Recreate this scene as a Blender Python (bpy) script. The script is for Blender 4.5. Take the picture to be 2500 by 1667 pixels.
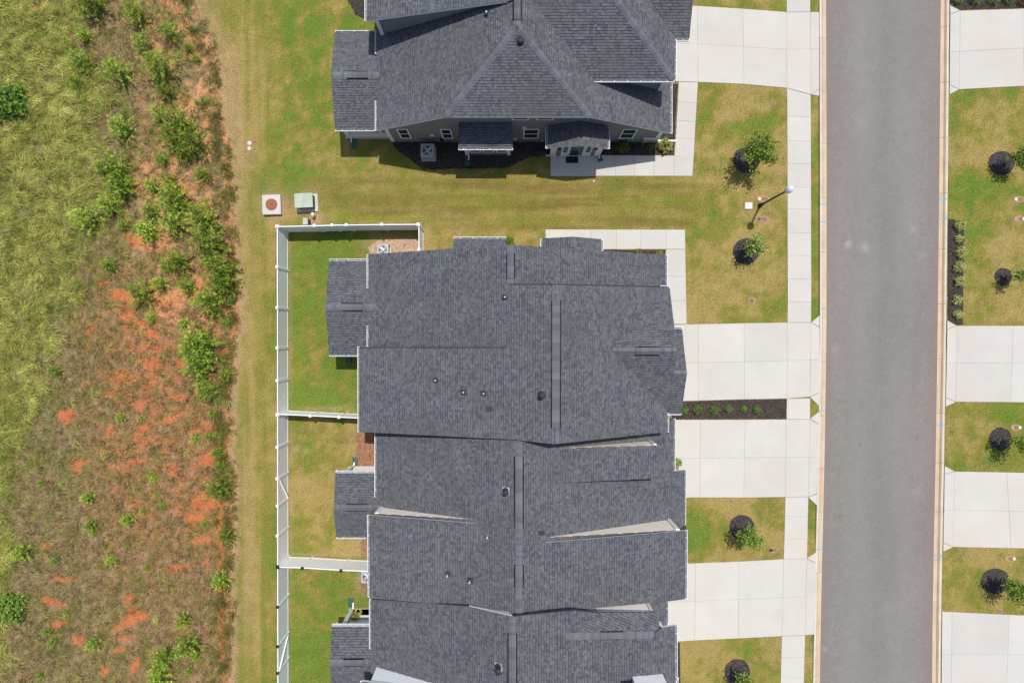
import bpy, math, random
import numpy as np
from mathutils import Vector
from mathutils.geometry import tessellate_polygon

# ------------------------------------------------------------------ camera, sky, sun, exposure
scene = bpy.context.scene
for o in list(bpy.data.objects):
    bpy.data.objects.remove(o)
H = 40.0                    # drone height in metres
K = 38.75                   # site-plan units per metre on the ground
F = H * K
CX, CY = 1250.0, 833.5      # site-plan point straight below the drone

cam_d = bpy.data.cameras.new('camera')
cam = bpy.data.objects.new('camera', cam_d)
scene.collection.objects.link(cam)
cam.location = (0, 0, H)
cam.rotation_euler = (0, 0, 0)
cam_d.sensor_width = 36
cam_d.lens = 18 * F / 1250.0
cam_d.clip_end = 2000
scene.camera = cam

SUN = Vector((0.14, 0.305, 1.0)).normalized()
world = bpy.data.worlds.new('World')
scene.world = world
world.use_nodes = True
wn = world.node_tree
bg = wn.nodes['Background']
sky = wn.nodes.new('ShaderNodeTexSky')
sky.sky_type = 'NISHITA'
sky.sun_disc = False
sky.sun_elevation = math.asin(SUN.z)
sky.sun_rotation = math.atan2(SUN.x, SUN.y)
sky.dust_density = 1.6
wn.links.new(sky.outputs[0], bg.inputs[0])
bg.inputs[1].default_value = 0.115
sun_d = bpy.data.lights.new('sun', 'SUN')
sun_d.energy = 3.75
sun_d.angle = math.radians(0.53)
sun_d.color = (1.0, 0.955, 0.89)
sun = bpy.data.objects.new('sun', sun_d)
scene.collection.objects.link(sun)
sun.location = (6, 13, 45)
sun.rotation_euler = SUN.to_track_quat('Z', 'Y').to_euler()
vs = scene.view_settings
vs.view_transform = 'Standard'
vs.look = 'None'
vs.exposure = 0.0
vs.gamma = 1.0
vs.use_curve_mapping = False
try:
    scene.cycles.max_bounces = 6
    scene.cycles.diffuse_bounces = 4
except Exception:
    pass

R = random.Random(7)
COL = scene.collection

# ------------------------------------------------------------------ site plan helpers
def P(px, py, z=0.0):
    s = (H - z) / F
    return Vector(((px - CX) * s, (CY - py) * s, z))

class Plane:                # z = c + a X + b Y
    def __init__(self, z0, X0=0, Y0=0, a=0, b=0):
        self.a, self.b, self.c = a, b, z0 - a * X0 - b * Y0
    def z(self, X, Y):
        return self.c + self.a * X + self.b * Y
    def at(self, px, py):
        m, n = (px - CX) / F, (CY - py) / F
        q = self.a * m + self.b * n
        z = (self.c + H * q) / (1 + q)
        return Vector((m * (H - z), n * (H - z), z))
def plane3(p, q, r):
    n = (q - p).cross(r - p)
    return Plane(p.z, p.x, p.y, -n.x / n.z, -n.y / n.z)

# ------------------------------------------------------------------ object helpers
def tag(o, label=None, cat=None, group=None, kind=None):
    if label: o['label'] = label
    if cat: o['category'] = cat
    if group: o['group'] = group
    if kind: o['kind'] = kind
    return o
def empty(name, loc=(0, 0, 0), rz=0.0, **kw):
    o = bpy.data.objects.new(name, None)
    COL.objects.link(o)
    o.location = loc
    o.rotation_euler = (0, 0, rz)
    o.empty_display_size = 0.3
    return tag(o, **kw)
def link(name, me, parent=None, mats=None, **kw):
    o = bpy.data.objects.new(name, me)
    COL.objects.link(o)
    if parent is not None:
        o.parent = parent
    if mats is not None and not me.materials:
        for m in (mats if isinstance(mats, (list, tuple)) else [mats]):
            me.materials.append(m)
    return tag(o, **kw)

class MB:
    """collects faces (each with a colour and a material slot) into one mesh"""
    def __init__(self):
        self.v, self.f, self.c, self.m = [], [], [], []
    def face(self, pts, col=(1, 1, 1), mi=0):
        n = len(self.v)
        self.v.extend([tuple(p) for p in pts])
        self.f.append(tuple(range(n, n + len(pts))))
        self.c.append(col)
        self.m.append(mi)
    def box(self, x0, x1, y0, y1, z0, z1, col=(1, 1, 1), mi=0):
        self.hexa([(x0, y0), (x1, y0), (x1, y1), (x0, y1)], z0, z1, col, mi)
    def hexa(self, poly, z0, z1, col=(1, 1, 1), mi=0):
        b = [Vector((p[0], p[1], z0)) for p in poly]
        t = [Vector((p[0], p[1], z1)) for p in poly]
        n = len(poly)
        self.face(t, col, mi)
        self.face(b[::-1], col, mi)
        for i in range(n):
            j = (i + 1) % n
            self.face([b[i], b[j], t[j], t[i]], col, mi)
    def bar(self, p, q, w, h, col=(1, 1, 1), mi=0, up=Vector((0, 0, 1))):
        p, q = Vector(p), Vector(q)
        d = (q - p).normalized()
        s = d.cross(up)
        if s.length < 1e-4: s = d.cross(Vector((0, 1, 0)))
        s.normalize()
        u = s.cross(d)
        a = [p + s * w / 2 * i + u * h / 2 * j for i, j in ((-1, -1), (1, -1), (1, 1), (-1, 1))]
        b = [x + (q - p) for x in a]
        self.face(a, col, mi); self.face(b[::-1], col, mi)
        for i in range(4):
            j = (i + 1) % 4
            self.face([a[i], b[i], b[j], a[j]], col, mi)
    def tube(self, pts, rad, n=8, col=(1, 1, 1), mi=0, cap=True):
        rings = []
        for i, p in enumerate(pts):
            p = Vector(p)
            d = (Vector(pts[min(i + 1, len(pts) - 1)]) - Vector(pts[max(i - 1, 0)])).normalized()
            s = d.cross(Vector((0, 0, 1)))
            if s.length < 1e-3: s = Vector((1, 0, 0))
            s.normalize()
            u = s.cross(d)
            r = rad[i] if isinstance(rad, (list, tuple)) else rad
            rings.append([p + (s * math.cos(k * 2 * math.pi / n) + u * math.sin(k * 2 * math.pi / n)) * r for k in range(n)])
        for a, b in zip(rings, rings[1:]):
            for k in range(n):
                j = (k + 1) % n
                self.face([a[k], a[j], b[j], b[k]], col, mi)
        if cap:
            self.face(rings[0][::-1], col, mi); self.face(rings[-1], col, mi)
    def lathe(self, prof, n=16, c=(0, 0, 0), col=(1, 1, 1), mi=0):
        rings = [[(c[0] + r * math.cos(k * 2 * math.pi / n), c[1] + r * math.sin(k * 2 * math.pi / n), c[2] + z) for k in range(n)] for r, z in prof]
        for a, b in zip(rings, rings[1:]):
            for k in range(n):
                j = (k + 1) % n
                self.face([a[k], a[j], b[j], b[k]], col, mi)
        self.face(rings[-1], col, mi)
        self.face(rings[0][::-1], col, mi)
    def mesh(self, name='mesh', smooth=False):
        me = bpy.data.meshes.new(name)
        me.from_pydata(self.v, [], self.f)
        ca = me.color_attributes.new('Col', 'FLOAT_COLOR', 'CORNER')
        cnt = [len(f) for f in self.f]
        arr = np.ones((sum(cnt), 4), dtype=np.float32)
        arr[:, :3] = np.repeat(np.array(self.c, dtype=np.float32).reshape(-1, 3), cnt, axis=0)
        ca.data.foreach_set('color', arr.ravel())
        me.polygons.foreach_set('material_index', np.array(self.m, dtype=np.int32))
        if smooth:
            me.polygons.foreach_set('use_smooth', np.ones(len(self.f), dtype=bool))
        me.update()
        return me
    def build(self, name, mats, parent=None, smooth=False, **kw):
        return link(name, self.mesh(name, smooth), parent, mats, **kw)

def big_mesh(name, verts, faces, vcol):
    """verts Nx3, faces MxK (K = 3 or 4), vcol Nx3 : numpy straight into a mesh"""
    me = bpy.data.meshes.new(name)
    nv, nf, k = len(verts), len(faces), faces.shape[1]
    me.vertices.add(nv)
    me.vertices.foreach_set('co', np.ascontiguousarray(verts, dtype=np.float32).ravel())
    me.loops.add(nf * k)
    me.loops.foreach_set('vertex_index', np.ascontiguousarray(faces, dtype=np.int32).ravel())
    me.polygons.add(nf)
    me.polygons.foreach_set('loop_start', np.arange(0, nf * k, k, dtype=np.int32))
    me.polygons.foreach_set('loop_total', np.full(nf, k, dtype=np.int32))
    ca = me.color_attributes.new('Col', 'FLOAT_COLOR', 'POINT')
    arr = np.ones((nv, 4), dtype=np.float32)
    arr[:, :3] = vcol
    ca.data.foreach_set('color', arr.ravel())
    me.update(calc_edges=True)
    me.validate()
    return me

# ------------------------------------------------------------------ noise and masks (numpy)
def _hash(ix, iy, seed):
    h = (ix.astype(np.int64) * 374761393 + iy.astype(np.int64) * 668265263 + seed * 974711) & 0xffffffff
    h = ((h ^ (h >> 13)) * 1274126177) & 0xffffffff
    return ((h ^ (h >> 16)) & 0xffff) / 65535.0
def vnoise(x, y, seed=0):
    ix, iy = np.floor(x), np.floor(y)
    fx, fy = x - ix, y - iy
    fx = fx * fx * (3 - 2 * fx); fy = fy * fy * (3 - 2 * fy)
    a = _hash(ix, iy, seed); b = _hash(ix + 1, iy, seed)
    c = _hash(ix, iy + 1, seed); d = _hash(ix + 1, iy + 1, seed)
    return (a * (1 - fx) + b * fx) * (1 - fy) + (c * (1 - fx) + d * fx) * fy
def fbm(x, y, seed=0, octv=4):
    s, amp, tot = 0, 1.0, 0
    for i in range(octv):
        s = s + amp * vnoise(x * 2 ** i + 17.3 * i, y * 2 ** i - 9.1 * i, seed + i)
        tot += amp; amp *= 0.55
    return s / tot
def blob(px, py, cx, cy, rx, ry=None, ang=0.0):
    ry = ry or rx
    a = math.radians(ang)
    dx, dy = px - cx, py - cy
    u = (dx * math.cos(a) + dy * math.sin(a)) / rx
    v = (-dx * math.sin(a) + dy * math.cos(a)) / ry
    return np.exp(-(u * u + v * v) * 0.9)
def in_poly(px, py, poly):
    inside = np.zeros(px.shape, dtype=bool)
    n = len(poly)
    for i in range(n):
        x0, y0 = poly[i]; x1, y1 = poly[(i + 1) % n]
        if y0 == y1: continue
        c = ((y0 > py) != (y1 > py)) & (px < (x1 - x0) * (py - y0) / (y1 - y0) + x0)
        inside ^= c
    return inside
def sstep(a, b, x):
    t = np.clip((x - a) / (b - a), 0, 1)
    return t * t * (3 - 2 * t)
def lerp3(t, a, b):
    t = t[:, None]
    return a * (1 - t) + b * t

# ------------------------------------------------------------------ materials
MATS = {}
def mat(name, col=None, rough=0.8, var=0.15, scale=4.0, bump=0.0, bscale=60.0, metal=0.0, spec=0.35, fine=0.0, rnd=0.0, stain=None, trans=0.0, fscale=70):
    m = bpy.data.materials.new(name)
    m.use_nodes = True
    nt = m.node_tree
    N, L = nt.nodes, nt.links
    b = N['Principled BSDF']
    b.inputs['Roughness'].default_value = rough
    b.inputs['Metallic'].default_value = metal
    b.inputs['Specular IOR Level'].default_value = spec
    tc = N.new('ShaderNodeNewGeometry')
    if col is None:
        src = N.new('ShaderNodeVertexColor'); src.layer_name = 'Col'
        out = src.outputs['Color']
    else:
        src = N.new('ShaderNodeRGB'); src.outputs[0].default_value = (*col, 1)
        out = src.outputs[0]
    def times(out, fac_socket):
        mx = N.new('ShaderNodeMix'); mx.data_type = 'RGBA'; mx.blend_type = 'MULTIPLY'
        mx.inputs[0].default_value = 1.0
        L.new(out, mx.inputs[6]); L.new(fac_socket, mx.inputs[7])
        return mx.outputs[2]
    def noise(sc, detail=4):
        n = N.new('ShaderNodeTexNoise'); n.inputs['Scale'].default_value = sc
        n.inputs['Detail'].default_value = detail
        L.new(tc.outputs['Position'], n.inputs['Vector'])
        return n.outputs['Fac']
    def rng(sock, lo, hi, f0=0.3, f1=0.7):
        r = N.new('ShaderNodeMapRange')
        r.inputs['From Min'].default_value = f0; r.inputs['From Max'].default_value = f1
        r.inputs['To Min'].default_value = lo; r.inputs['To Max'].default_value = hi
        L.new(sock, r.inputs['Value'])
        return r.outputs['Result']
    if var: out = times(out, rng(noise(scale), 1 - var, 1 + var))
    if fine: out = times(out, rng(noise(fscale, 3), 1 - fine, 1 + fine))
    if rnd:
        oi = N.new('ShaderNodeObjectInfo')
        out = times(out, rng(oi.outputs['Random'], 1 - rnd, 1 + rnd, 0, 1))
    if stain:
        sc, scale_s, lo, hi = stain
        mx = N.new('ShaderNodeMix'); mx.data_type = 'RGBA'
        mx.inputs[7].default_value = (*sc, 1)
        L.new(out, mx.inputs[6]); L.new(rng(noise(scale_s, 5), 0, 1, lo, hi), mx.inputs[0])
        out = mx.outputs[2]
    L.new(out, b.inputs['Base Color'])
    if bump:
        bp = N.new('ShaderNodeBump'); bp.inputs['Strength'].default_value = bump
        bp.inputs['Distance'].default_value = 0.02
        L.new(noise(bscale, 5), bp.inputs['Height']); L.new(bp.outputs[0], b.inputs['Normal'])
    if trans:
        t = N.new('ShaderNodeBsdfTranslucent'); L.new(out, t.inputs[0])
        ms = N.new('ShaderNodeMixShader'); ms.inputs[0].default_value = trans
        L.new(b.outputs[0], ms.inputs[1]); L.new(t.outputs[0], ms.inputs[2])
        L.new(ms.outputs[0], N['Material Output'].inputs[0])
    MATS[name] = m
    return m

M_lawn = mat('lawn', None, 0.95, 0.10, 1.3, 0.5, 45, fine=0.26, fscale=11, spec=0.1)
M_blade = mat('grass_blades', None, 0.8, 0.08, 2.0, spec=0.15, trans=0.25)
M_weed = mat('weed_ground', None, 0.95, 0.14, 2.2, 0.9, 22, fine=0.3, fscale=14, spec=0.1)
M_asphalt = mat('asphalt', None, 0.9, 0.05, 11, 0.35, 90, fine=0.16, fscale=22, spec=0.2)
M_conc = mat('concrete', (0.548, 0.526, 0.483), 0.85, 0.04, 0.6, 0.08, 80, fine=0.03, fscale=9, rnd=0.04, spec=0.25, stain=((0.53, 0.44, 0.36), 0.3, 0.54, 0.95))
M_kerb = mat('kerb_concrete', None, 0.85, 0.08, 1.2, 0.1, 80, fine=0.05, spec=0.2)
M_mulch = mat('mulch', None, 0.95, 0.25, 6, 0.8, 35, fine=0.3, spec=0.1)
M_shingle = mat('shingle', None, 0.93, 0.07, 0.8, 0.3, 120, fine=0.10, spec=0.15, stain=((0.105, 0.102, 0.098), 0.35, 0.5, 1.0))
M_under = mat('roof_deck', (0.05, 0.052, 0.06), 0.9, 0.1)
M_white = mat('white_trim', (0.78, 0.79, 0.79), 0.5, 0.03, 3)
M_vinyl = mat('white_vinyl', (0.93, 0.94, 0.95), 0.7, 0.02, 2, spec=0.1)
M_gutter_in = mat('gutter_inside', (0.22, 0.23, 0.235), 0.6, 0.25, 6)
M_taupe = mat('taupe_siding', (0.215, 0.214, 0.212), 0.7, 0.04, 2)
M_beige = mat('beige_siding', (0.82, 0.72, 0.64), 0.7, 0.02, 2)
M_wsiding = mat('white_siding', (0.93, 0.94, 0.96), 0.6, 0.02, 2)
M_found = mat('foundation', (0.2, 0.19, 0.18), 0.9, 0.2)
M_glass = mat('window_glass', (0.02, 0.035, 0.032), 0.08, 0.0, spec=0.6)
M_doorglass = mat('door_glass', (0.035, 0.075, 0.11), 0.06, 0.0, spec=0.8)
M_black = mat('black_metal', (0.02, 0.02, 0.02), 0.45, 0.1)
M_pipe = mat('vent_pipe', (0.55, 0.55, 0.55), 0.6, 0.1)
M_rubber = mat('rubber_boot', (0.03, 0.03, 0.032), 0.6, 0.1)
M_flash = mat('flashing', (0.5, 0.52, 0.54), 0.4, 0.1, metal=0.3)
M_acmetal = mat('grey_metal', (0.40, 0.415, 0.42), 0.5, 0.06, metal=0.0)
M_acdark = mat('dark_coil', (0.05, 0.055, 0.055), 0.6, 0.2)
M_fan = mat('fan_blade', (0.62, 0.63, 0.64), 0.35, 0.08, metal=0.2)
M_green = mat('green_plastic', (0.035, 0.12, 0.105), 0.5, 0.15)
M_xfmr = mat('pale_green_metal', (0.40, 0.46, 0.37), 0.5, 0.12, 3)
M_xfmr_d = mat('green_metal', (0.09, 0.12, 0.085), 0.55, 0.12, 3)
M_rust = mat('rusty_iron', (0.33, 0.12, 0.065), 0.85, 0.25, 8, 0.5, 60)
M_lid = mat('brown_lid', (0.27, 0.15, 0.11), 0.8, 0.2, 8)
M_lidw = mat('white_lid', (0.62, 0.62, 0.60), 0.5, 0.05)
M_claypatch = mat('bare_dirt', (0.40, 0.27, 0.15), 0.95, 0.15, 8, 0.4, 40, fine=0.15)
M_globe = mat('lamp_globe', (0.70, 0.72, 0.75), 0.15, 0.02, spec=0.6)
M_blue = mat('blue_paint', (0.22, 0.42, 0.62), 0.7, 0.25, 20)
M_bark = mat('bark', (0.16, 0.11, 0.075), 0.9, 0.2, 12, 0.5, 60)
M_leaf = mat('leaves', None, 0.6, 0.12, 5, spec=0.3, trans=0.3)
M_needle = mat('needles', None, 0.65, 0.10, 3, spec=0.25, trans=0.3)
M_mat = mat('door_mat', None, 0.95, 0.2, 20)
M_stone = mat('stone_veneer', (0.36, 0.31, 0.27), 0.9, 0.3, 9, 0.6, 30)
M_hose = mat('yellow_hose', (0.55, 0.42, 0.14), 0.5, 0.1)

# ------------------------------------------------------------------ ground: lawn and weed field
def edge_x(py):             # west edge of the mown lawn (site-plan x)
    xs = np.interp(py, [-700, -300, 0, 100, 200, 300, 400, 500, 600, 800, 1000, 1300, 1667, 2400],
                   [330, 400, 470, 510, 533, 548, 562, 572, 578, 576, 566, 566, 560, 555])
    return xs + 30 * (fbm(py / 38.0, py * 0 + 3.1, 5, 4) - 0.5)

STRAW = np.array([0.345, 0.262, 0.092]); YG = np.array([0.235, 0.210, 0.046]); GREEN = np.array([0.140, 0.205, 0.030])
TAN = np.array([0.43, 0.285, 0.16]); BROWNG = np.array([0.19, 0.14, 0.040])
green_blobs = [(1620, 425, 20, 14), (1520, 440, 18, 16), (1895, 275, 40, 60), (1860, 300, 40, 25), (1800, 320, 50, 25), (1730, 285, 12, 18), (1712, 342, 12, 12),
               (1740, 540, 70, 40), (1700, 510, 60, 30), (1835, 715, 30, 12), (1820, 785, 35, 12), (1905, 760, 20, 40), (1725, 1290, 50, 45), (1880, 1260, 28, 30),
               (1880, 1370, 28, 22), (1690, 1340, 30, 30), (1845, 1625, 30, 60), (810, 1010, 60, 25), (790, 1110, 40, 40), (730, 1090, 25, 50), (745, 1260, 30, 40),
               (740, 1340, 25, 30), (700, 420, 60, 60), (820, 300, 40, 70), (640, 460, 50, 40), (560, 30, 30, 40), (705, 200, 20, 200), (760, 100, 18, 200), (1850, 15, 60, 20),
               (2420, 460, 60, 30), (2340, 480, 40, 40), (2330, 300, 20, 90), (2380, 600, 25, 40), (2400, 1015, 80, 30), (2420, 1120, 60, 50), (2330, 1140, 40, 40), (2350, 1420, 40, 40)]
straw_blobs = [(1790, 260, 60, 40), (1760, 380, 40, 70), (1860, 340, 30, 30), (1790, 690, 70, 50), (1690, 690, 20, 110), (1700, 760, 40, 30), (1890, 650, 14, 90), (1900, 1240, 30, 40),
               (1745, 1228, 50, 18), (1760, 1360, 50, 20), (1700, 1590, 50, 50), (1880, 1600, 50, 30), (560, 250, 40, 260), (630, 300, 18, 160), (880, 430, 40, 30), (740, 1200, 40, 40),
               (790, 1250, 45, 60), (850, 1180, 40, 60), (790, 1030, 40, 20), (850, 1340, 40, 20), (860, 1440, 30, 25), (2430, 290, 70, 60), (2420, 640, 60, 60), (2450, 720, 50, 40),
               (2350, 1060, 30, 70), (2370, 1380, 60, 35), (1100, 560, 60, 12), (1250, 570, 70, 10), (620, 1400, 18, 300), (612, 1100, 10, 300), (1050, 510, 50, 20)]
dirt_blobs = [(965, 592, 60, 20, 0.9), (908, 640, 30, 8, 0.5), (722, 1095, 12, 10, 0.8), (745, 1100, 8, 8, 0.7), (740, 1070, 14, 6, 0.4), (596, 1170, 5, 160, 0.6), (600, 1450, 8, 180, 0.5),
              (668, 503, 34, 34, 0.9), (752, 497, 34, 32, 0.6), (772, 535, 20, 18, 0.95), (760, 545, 16, 22, 0.9), (610, 357, 10, 16, 0.6), (703, 610, 4, 40, 0.6), (707, 760, 3, 300, 0.5),
              (707, 1300, 3, 380, 0.5), (1860, 486, 20, 9, 0.6), (1861, 536, 20, 9, 0.6), (1886, 251, 8, 8, .6), (870, 1060, 22, 40, 0.4), (872, 1340, 16, 40, 0.5), (880, 1410, 14, 40, 0.6),
              (1655, 1010, 20, 14, 0.2), (2480, 490, 16, 8, 0.5), (2490, 535, 16, 8, 0.5), (2440, 600, 16, 10, .5), (800, 995, 70, 4, 0.6), (790, 1352, 90, 4, 0.6), (1045, 570, 8, 16, 0.6), (540, 300, 6, 260, .4)]
def lawn_color(px, py):
    g = 0.36 + 1.5 * (fbm(px / 75.0, py / 75.0, 11, 4) - 0.5) + 1.25 * (fbm(px / 26.0, py / 26.0, 23, 3) - 0.5) + 0.85 * (fbm(px / 8.0, py / 8.0, 29, 2) - 0.5)
    west = sstep(705, 640, px)
    g = g * (1 - 0.6 * west) + 0.6 * west * (0.40 + 1.9 * (fbm(px / 14.0, py / 260.0, 31, 3) - 0.5))
    lane = sstep(415, 450, py) * sstep(570, 545, py) * sstep(690, 740, px) * sstep(1760, 1650, px)
    g = g * (1 - 0.55 * lane) + 0.55 * lane * (0.50 + 1.6 * (fbm(px / 240.0, py / 13.0, 41, 3) - 0.5))
    y1 = ((px > 704) & (px < 900) & (py > 555) & (py < 1003)).astype(float)
    g += 0.50 * y1
    y2 = ((px > 704) & (px < 920) & (py > 1003) & (py < 1360)).astype(float)
    g -= 0.08 * y2
    y3 = ((px > 704) & (px < 920) & (py > 1360)).astype(float)
    g += 0.46 * y3
    g -= 0.10 * ((px > 1640) & (px < 1925) & (py > 195)).astype(float)
    g += 0.20 * ((px > 1972) & (px < 2010)).astype(float)
    g += 0.14 * ((px > 705) & (px < 1650) & (py < 420)).astype(float)
    g -= 0.02 * (px > 2290)
    for b in green_blobs: g = g + 0.34 * blob(px, py, *b)
    for b in straw_blobs: g = g - 0.27 * blob(px, py, *b)
    g = np.clip(g, 0, 1)
    c = np.where((g < 0.5)[:, None], lerp3(np.clip(g * 2, 0, 1), STRAW, YG), lerp3(np.clip(g * 2 - 1, 0, 1), YG, GREEN))
    br = lane * np.clip(2.4 * (fbm(px / 190.0, py / 13.0, 47, 3) - 0.42), 0, 0.85)
    c = lerp3(br, c, BROWNG)
    d = np.zeros_like(px)
    for cx, cy, rx, ry, s in dirt_blobs: d = np.maximum(d, s * blob(px, py, cx, cy, rx, ry))
    ex = edge_x(py)
    d = np.maximum(d, 0.85 * np.exp(-((px - ex - 4) / 13.0) ** 2))
    d = np.maximum(d, 0.45 * np.exp(-((px - ex - 30) / 22.0) ** 2) * (py < 420))
    d = np.clip(d * (0.45 + 1.1 * fbm(px / 9.0, py / 9.0, 53, 3)), 0, 1)
    c = lerp3(d, c, TAN)
    return c * 0.95

CLAY = np.array([0.47, 0.155, 0.062]); CLAYL = np.array([0.60, 0.275, 0.13]); THATCH = np.array([0.23, 0.165, 0.078]); DRY = np.array([0.33, 0.26, 0.18])
WGRASS = np.array([0.235, 0.285, 0.055]); OLIVE = np.array([0.17, 0.165, 0.05])
clay_blobs = [(305, 725, 42, 16, 15), (312, 766, 24, 15, 0), (345, 790, 28, 14, 20), (372, 815, 24, 18, 40), (220, 810, 12, 18, 0), (375, 890, 30, 19, -10), (355, 850, 60, 9, 0),
              (405, 946, 30, 8, 0), (437, 972, 30, 9, 8), (165, 1015, 26, 22, -40), (270, 1055, 14, 16, 0), (355, 1042, 16, 10, 0), (410, 1025, 36, 8, -22), (350, 1075, 22, 14, -10),
              (190, 1135, 20, 20, 20), (330, 1126, 26, 8, -12), (425, 1148, 11, 20, -15), (482, 1050, 24, 7, -25), (505, 1120, 22, 26, 0), (500, 1225, 38, 30, 0), (478, 1262, 26, 20, -20),
              (465, 1290, 18, 8, 0), (440, 1386, 44, 9, -12), (500, 1374, 20, 5, -15), (140, 1278, 14, 7, 0), (115, 1328, 14, 10, 0), (155, 1410, 32, 8, 5), (122, 1465, 18, 12, 0),
              (152, 1474, 14, 8, 0), (312, 1460, 15, 11, 0), (322, 1500, 9, 26, 15), (312, 1518, 44, 14, -22), (342, 1500, 22, 12, 0), (300, 1558, 30, 6, 0), (190, 1560, 16, 18, 0),
              (290, 1585, 18, 8, -20), (150, 1520, 28, 8, -15), (255, 1636, 12, 14, 0), (330, 1625, 9, 22, 20), (495, 1318, 26, 12, 0), (540, 1430, 8, 300, 0), (475, 1590, 14, 6, 0),
              (290, 920, 10, 16, 0), (270, 960, 14, 8, 0), (380, 700, 30, 8, -10), (250, 690, 16, 6, -10), (340, 590, 40, 20, 10), (380, 560, 30, 12, 0), (420, 735, 40, 14, -15), (480, 700, 22, 20, 0)]
clayl_blobs = [(450, 62, 22, 20, 40), (478, 105, 14, 12, 0), (430, 25, 30, 14, 30), (527, 172, 8, 16, 0), (490, 210, 10, 30, 10), (510, 300, 16, 20, 0), (505, 350, 12, 30, 0), (340, 455, 20, 26, 0),
               (420, 445, 26, 30, 0), (455, 470, 30, 26, 45), (390, 590, 46, 20, 0), (440, 720, 40, 26, -20), (350, 405, 26, 16, 0), (420, 770, 40, 16, 0), (90, 15, 40, 12, 0), (390, 610, 40, 12, 0), (470, 260, 16, 40, 0)]
def field_masks(px, py):
    wob = fbm(px / 60.0, py / 60.0, 61, 4) - 0.5
    xg = np.interp(py, [-700, 0, 100, 250, 450, 600, 750, 900, 1050, 1200, 1400, 1667, 2400], [150, 165, 150, 250, 230, 205, 170, 110, 50, 0, 20, -10, -30])
    green = sstep(45, -45, px - xg + 190 * wob)
    clay = np.zeros_like(px)
    for b in clay_blobs: clay = np.maximum(clay, blob(px, py, *b))
    claynz = fbm(px / 17.0, py / 12.0, 71, 4)
    cm = sstep(0.38, 0.60, clay * 0.72 + (claynz - 0.36) * 0.66 )
    cl = np.zeros_like(px)
    for b in clayl_blobs: cl = np.maximum(cl, blob(px, py, *b))
    clm = 0.85 * sstep(0.36, 0.66, cl * 0.62 + (claynz - 0.36) * 0.8)
    z2 = sstep(290, 400, px + 110 * wob) * sstep(860, 700, py)
    clm = np.maximum(clm, 0.8 * z2 * sstep(0.50, 0.64, fbm(px / 11.0, py / 9.0, 75, 3)))
    zone = sstep(150, 330, px + 90 * wob) * sstep(620, 760, py)
    cm = np.maximum(cm, 0.8 * zone * sstep(1500, 1000, py) * sstep(0.57, 0.72, fbm(px / 34.0, py / 22.0, 73, 4)))
    return green, cm, clm
def field_color(px, py):
    green, cm, clm = field_masks(px, py)
    n1 = fbm(px / 30.0, py / 30.0, 81, 4); n2 = fbm(px / 9.0, py / 9.0, 83, 3)
    c = lerp3(sstep(0.35, 0.7, n1), THATCH, OLIVE)
    redz = sstep(150, 340, px + 160 * (n1 - 0.5)) * sstep(560, 760, py) * (0.4 + 0.6 * sstep(1500, 1050, py))
    c = lerp3(0.85 * redz * sstep(0.33, 0.6, n2), c, np.array([0.40, 0.155, 0.065]))
    c = lerp3(0.55 * sstep(0.55, 0.75, n2), c, DRY)
    gcol = lerp3(sstep(0.40, 0.72, n2), WGRASS, OLIVE)
    gcol = lerp3(0.9 * sstep(0.58, 0.72, fbm(px / 55.0, py / 40.0, 87, 4)), gcol, DRY)
    c = lerp3(green, c, gcol)
    c = lerp3(cm * (1 - 0.8 * green), c, CLAY)
    c = lerp3(clm, c, CLAYL)
    ex = edge_x(py)
    c = lerp3(0.8 * np.exp(-((px - ex + 2) / 12.0) ** 2) * sstep(0.35, 0.6, fbm(px / 8.0, py / 20.0, 91, 3)), c, CLAYL)
    return c

gx = np.arange(-620, 3000, 7.0); gy = np.arange(-620, 2300, 7.0)
GX, GY = np.meshgrid(gx, gy)
pxf, pyf = GX.ravel(), GY.ravel()
nx, ny = len(gx), len(gy)
idx = np.arange(nx * ny).reshape(ny, nx)
quads = np.stack([idx[1:, :-1].ravel(), idx[1:, 1:].ravel(), idx[:-1, 1:].ravel(), idx[:-1, :-1].ravel()], 1)
qx = pxf[quads].mean(1); qy = pyf[quads].mean(1)
ROADL = lambda y: np.interp(y, [-900, 0, 400, 800, 1113, 1400, 1667, 2600], [2015, 2017.4, 2018.8, 2018.6, 2014, 2007, 2002, 1984])
ROADR = lambda y: np.interp(y, [-900, 0, 400, 650, 820, 1140, 1300, 1500, 1667, 2600], [2307, 2300, 2296.7, 2294, 2292, 2287, 2283.5, 2280, 2278.5, 2270])
is_field = qx < edge_x(qy)
is_road = (qx > ROADL(qy) - 8) & (qx < ROADR(qy) + 9)
def sub_mesh(name, sel, colfn, bumpz):
    q = quads[sel]
    used, inv = np.unique(q, return_inverse=True)
    x, y = pxf[used], pyf[used]
    v = np.zeros((len(used), 3)); v[:, 0] = (x - CX) / K; v[:, 1] = (CY - y) / K
    v[:, 2] = bumpz(x, y)
    return big_mesh(name, v, inv.reshape(q.shape), colfn(x, y))
flat = lambda x, y: np.where((x > ROADL(y) - 14.5) & (x < ROADR(y) + 14.5), -0.3, 0.012 * (fbm(x / 40.0, y / 40.0, 3, 2) - 1.0))
def fieldz(x, y):
    d = np.clip((edge_x(y) - x) / 40.0, 0, 1)
    return d * (0.10 * (fbm(x / 45.0, y / 45.0, 6, 3) - 0.5) + 0.05) - 0.01
lawn = link('lawn', sub_mesh('lawn', ~is_field & ~is_road, lawn_color, flat), None, M_lawn, kind='structure')
field = link('weed_field', sub_mesh('weed_field', is_field, field_color, fieldz), None, M_weed, kind='structure')
far = MB()
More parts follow.
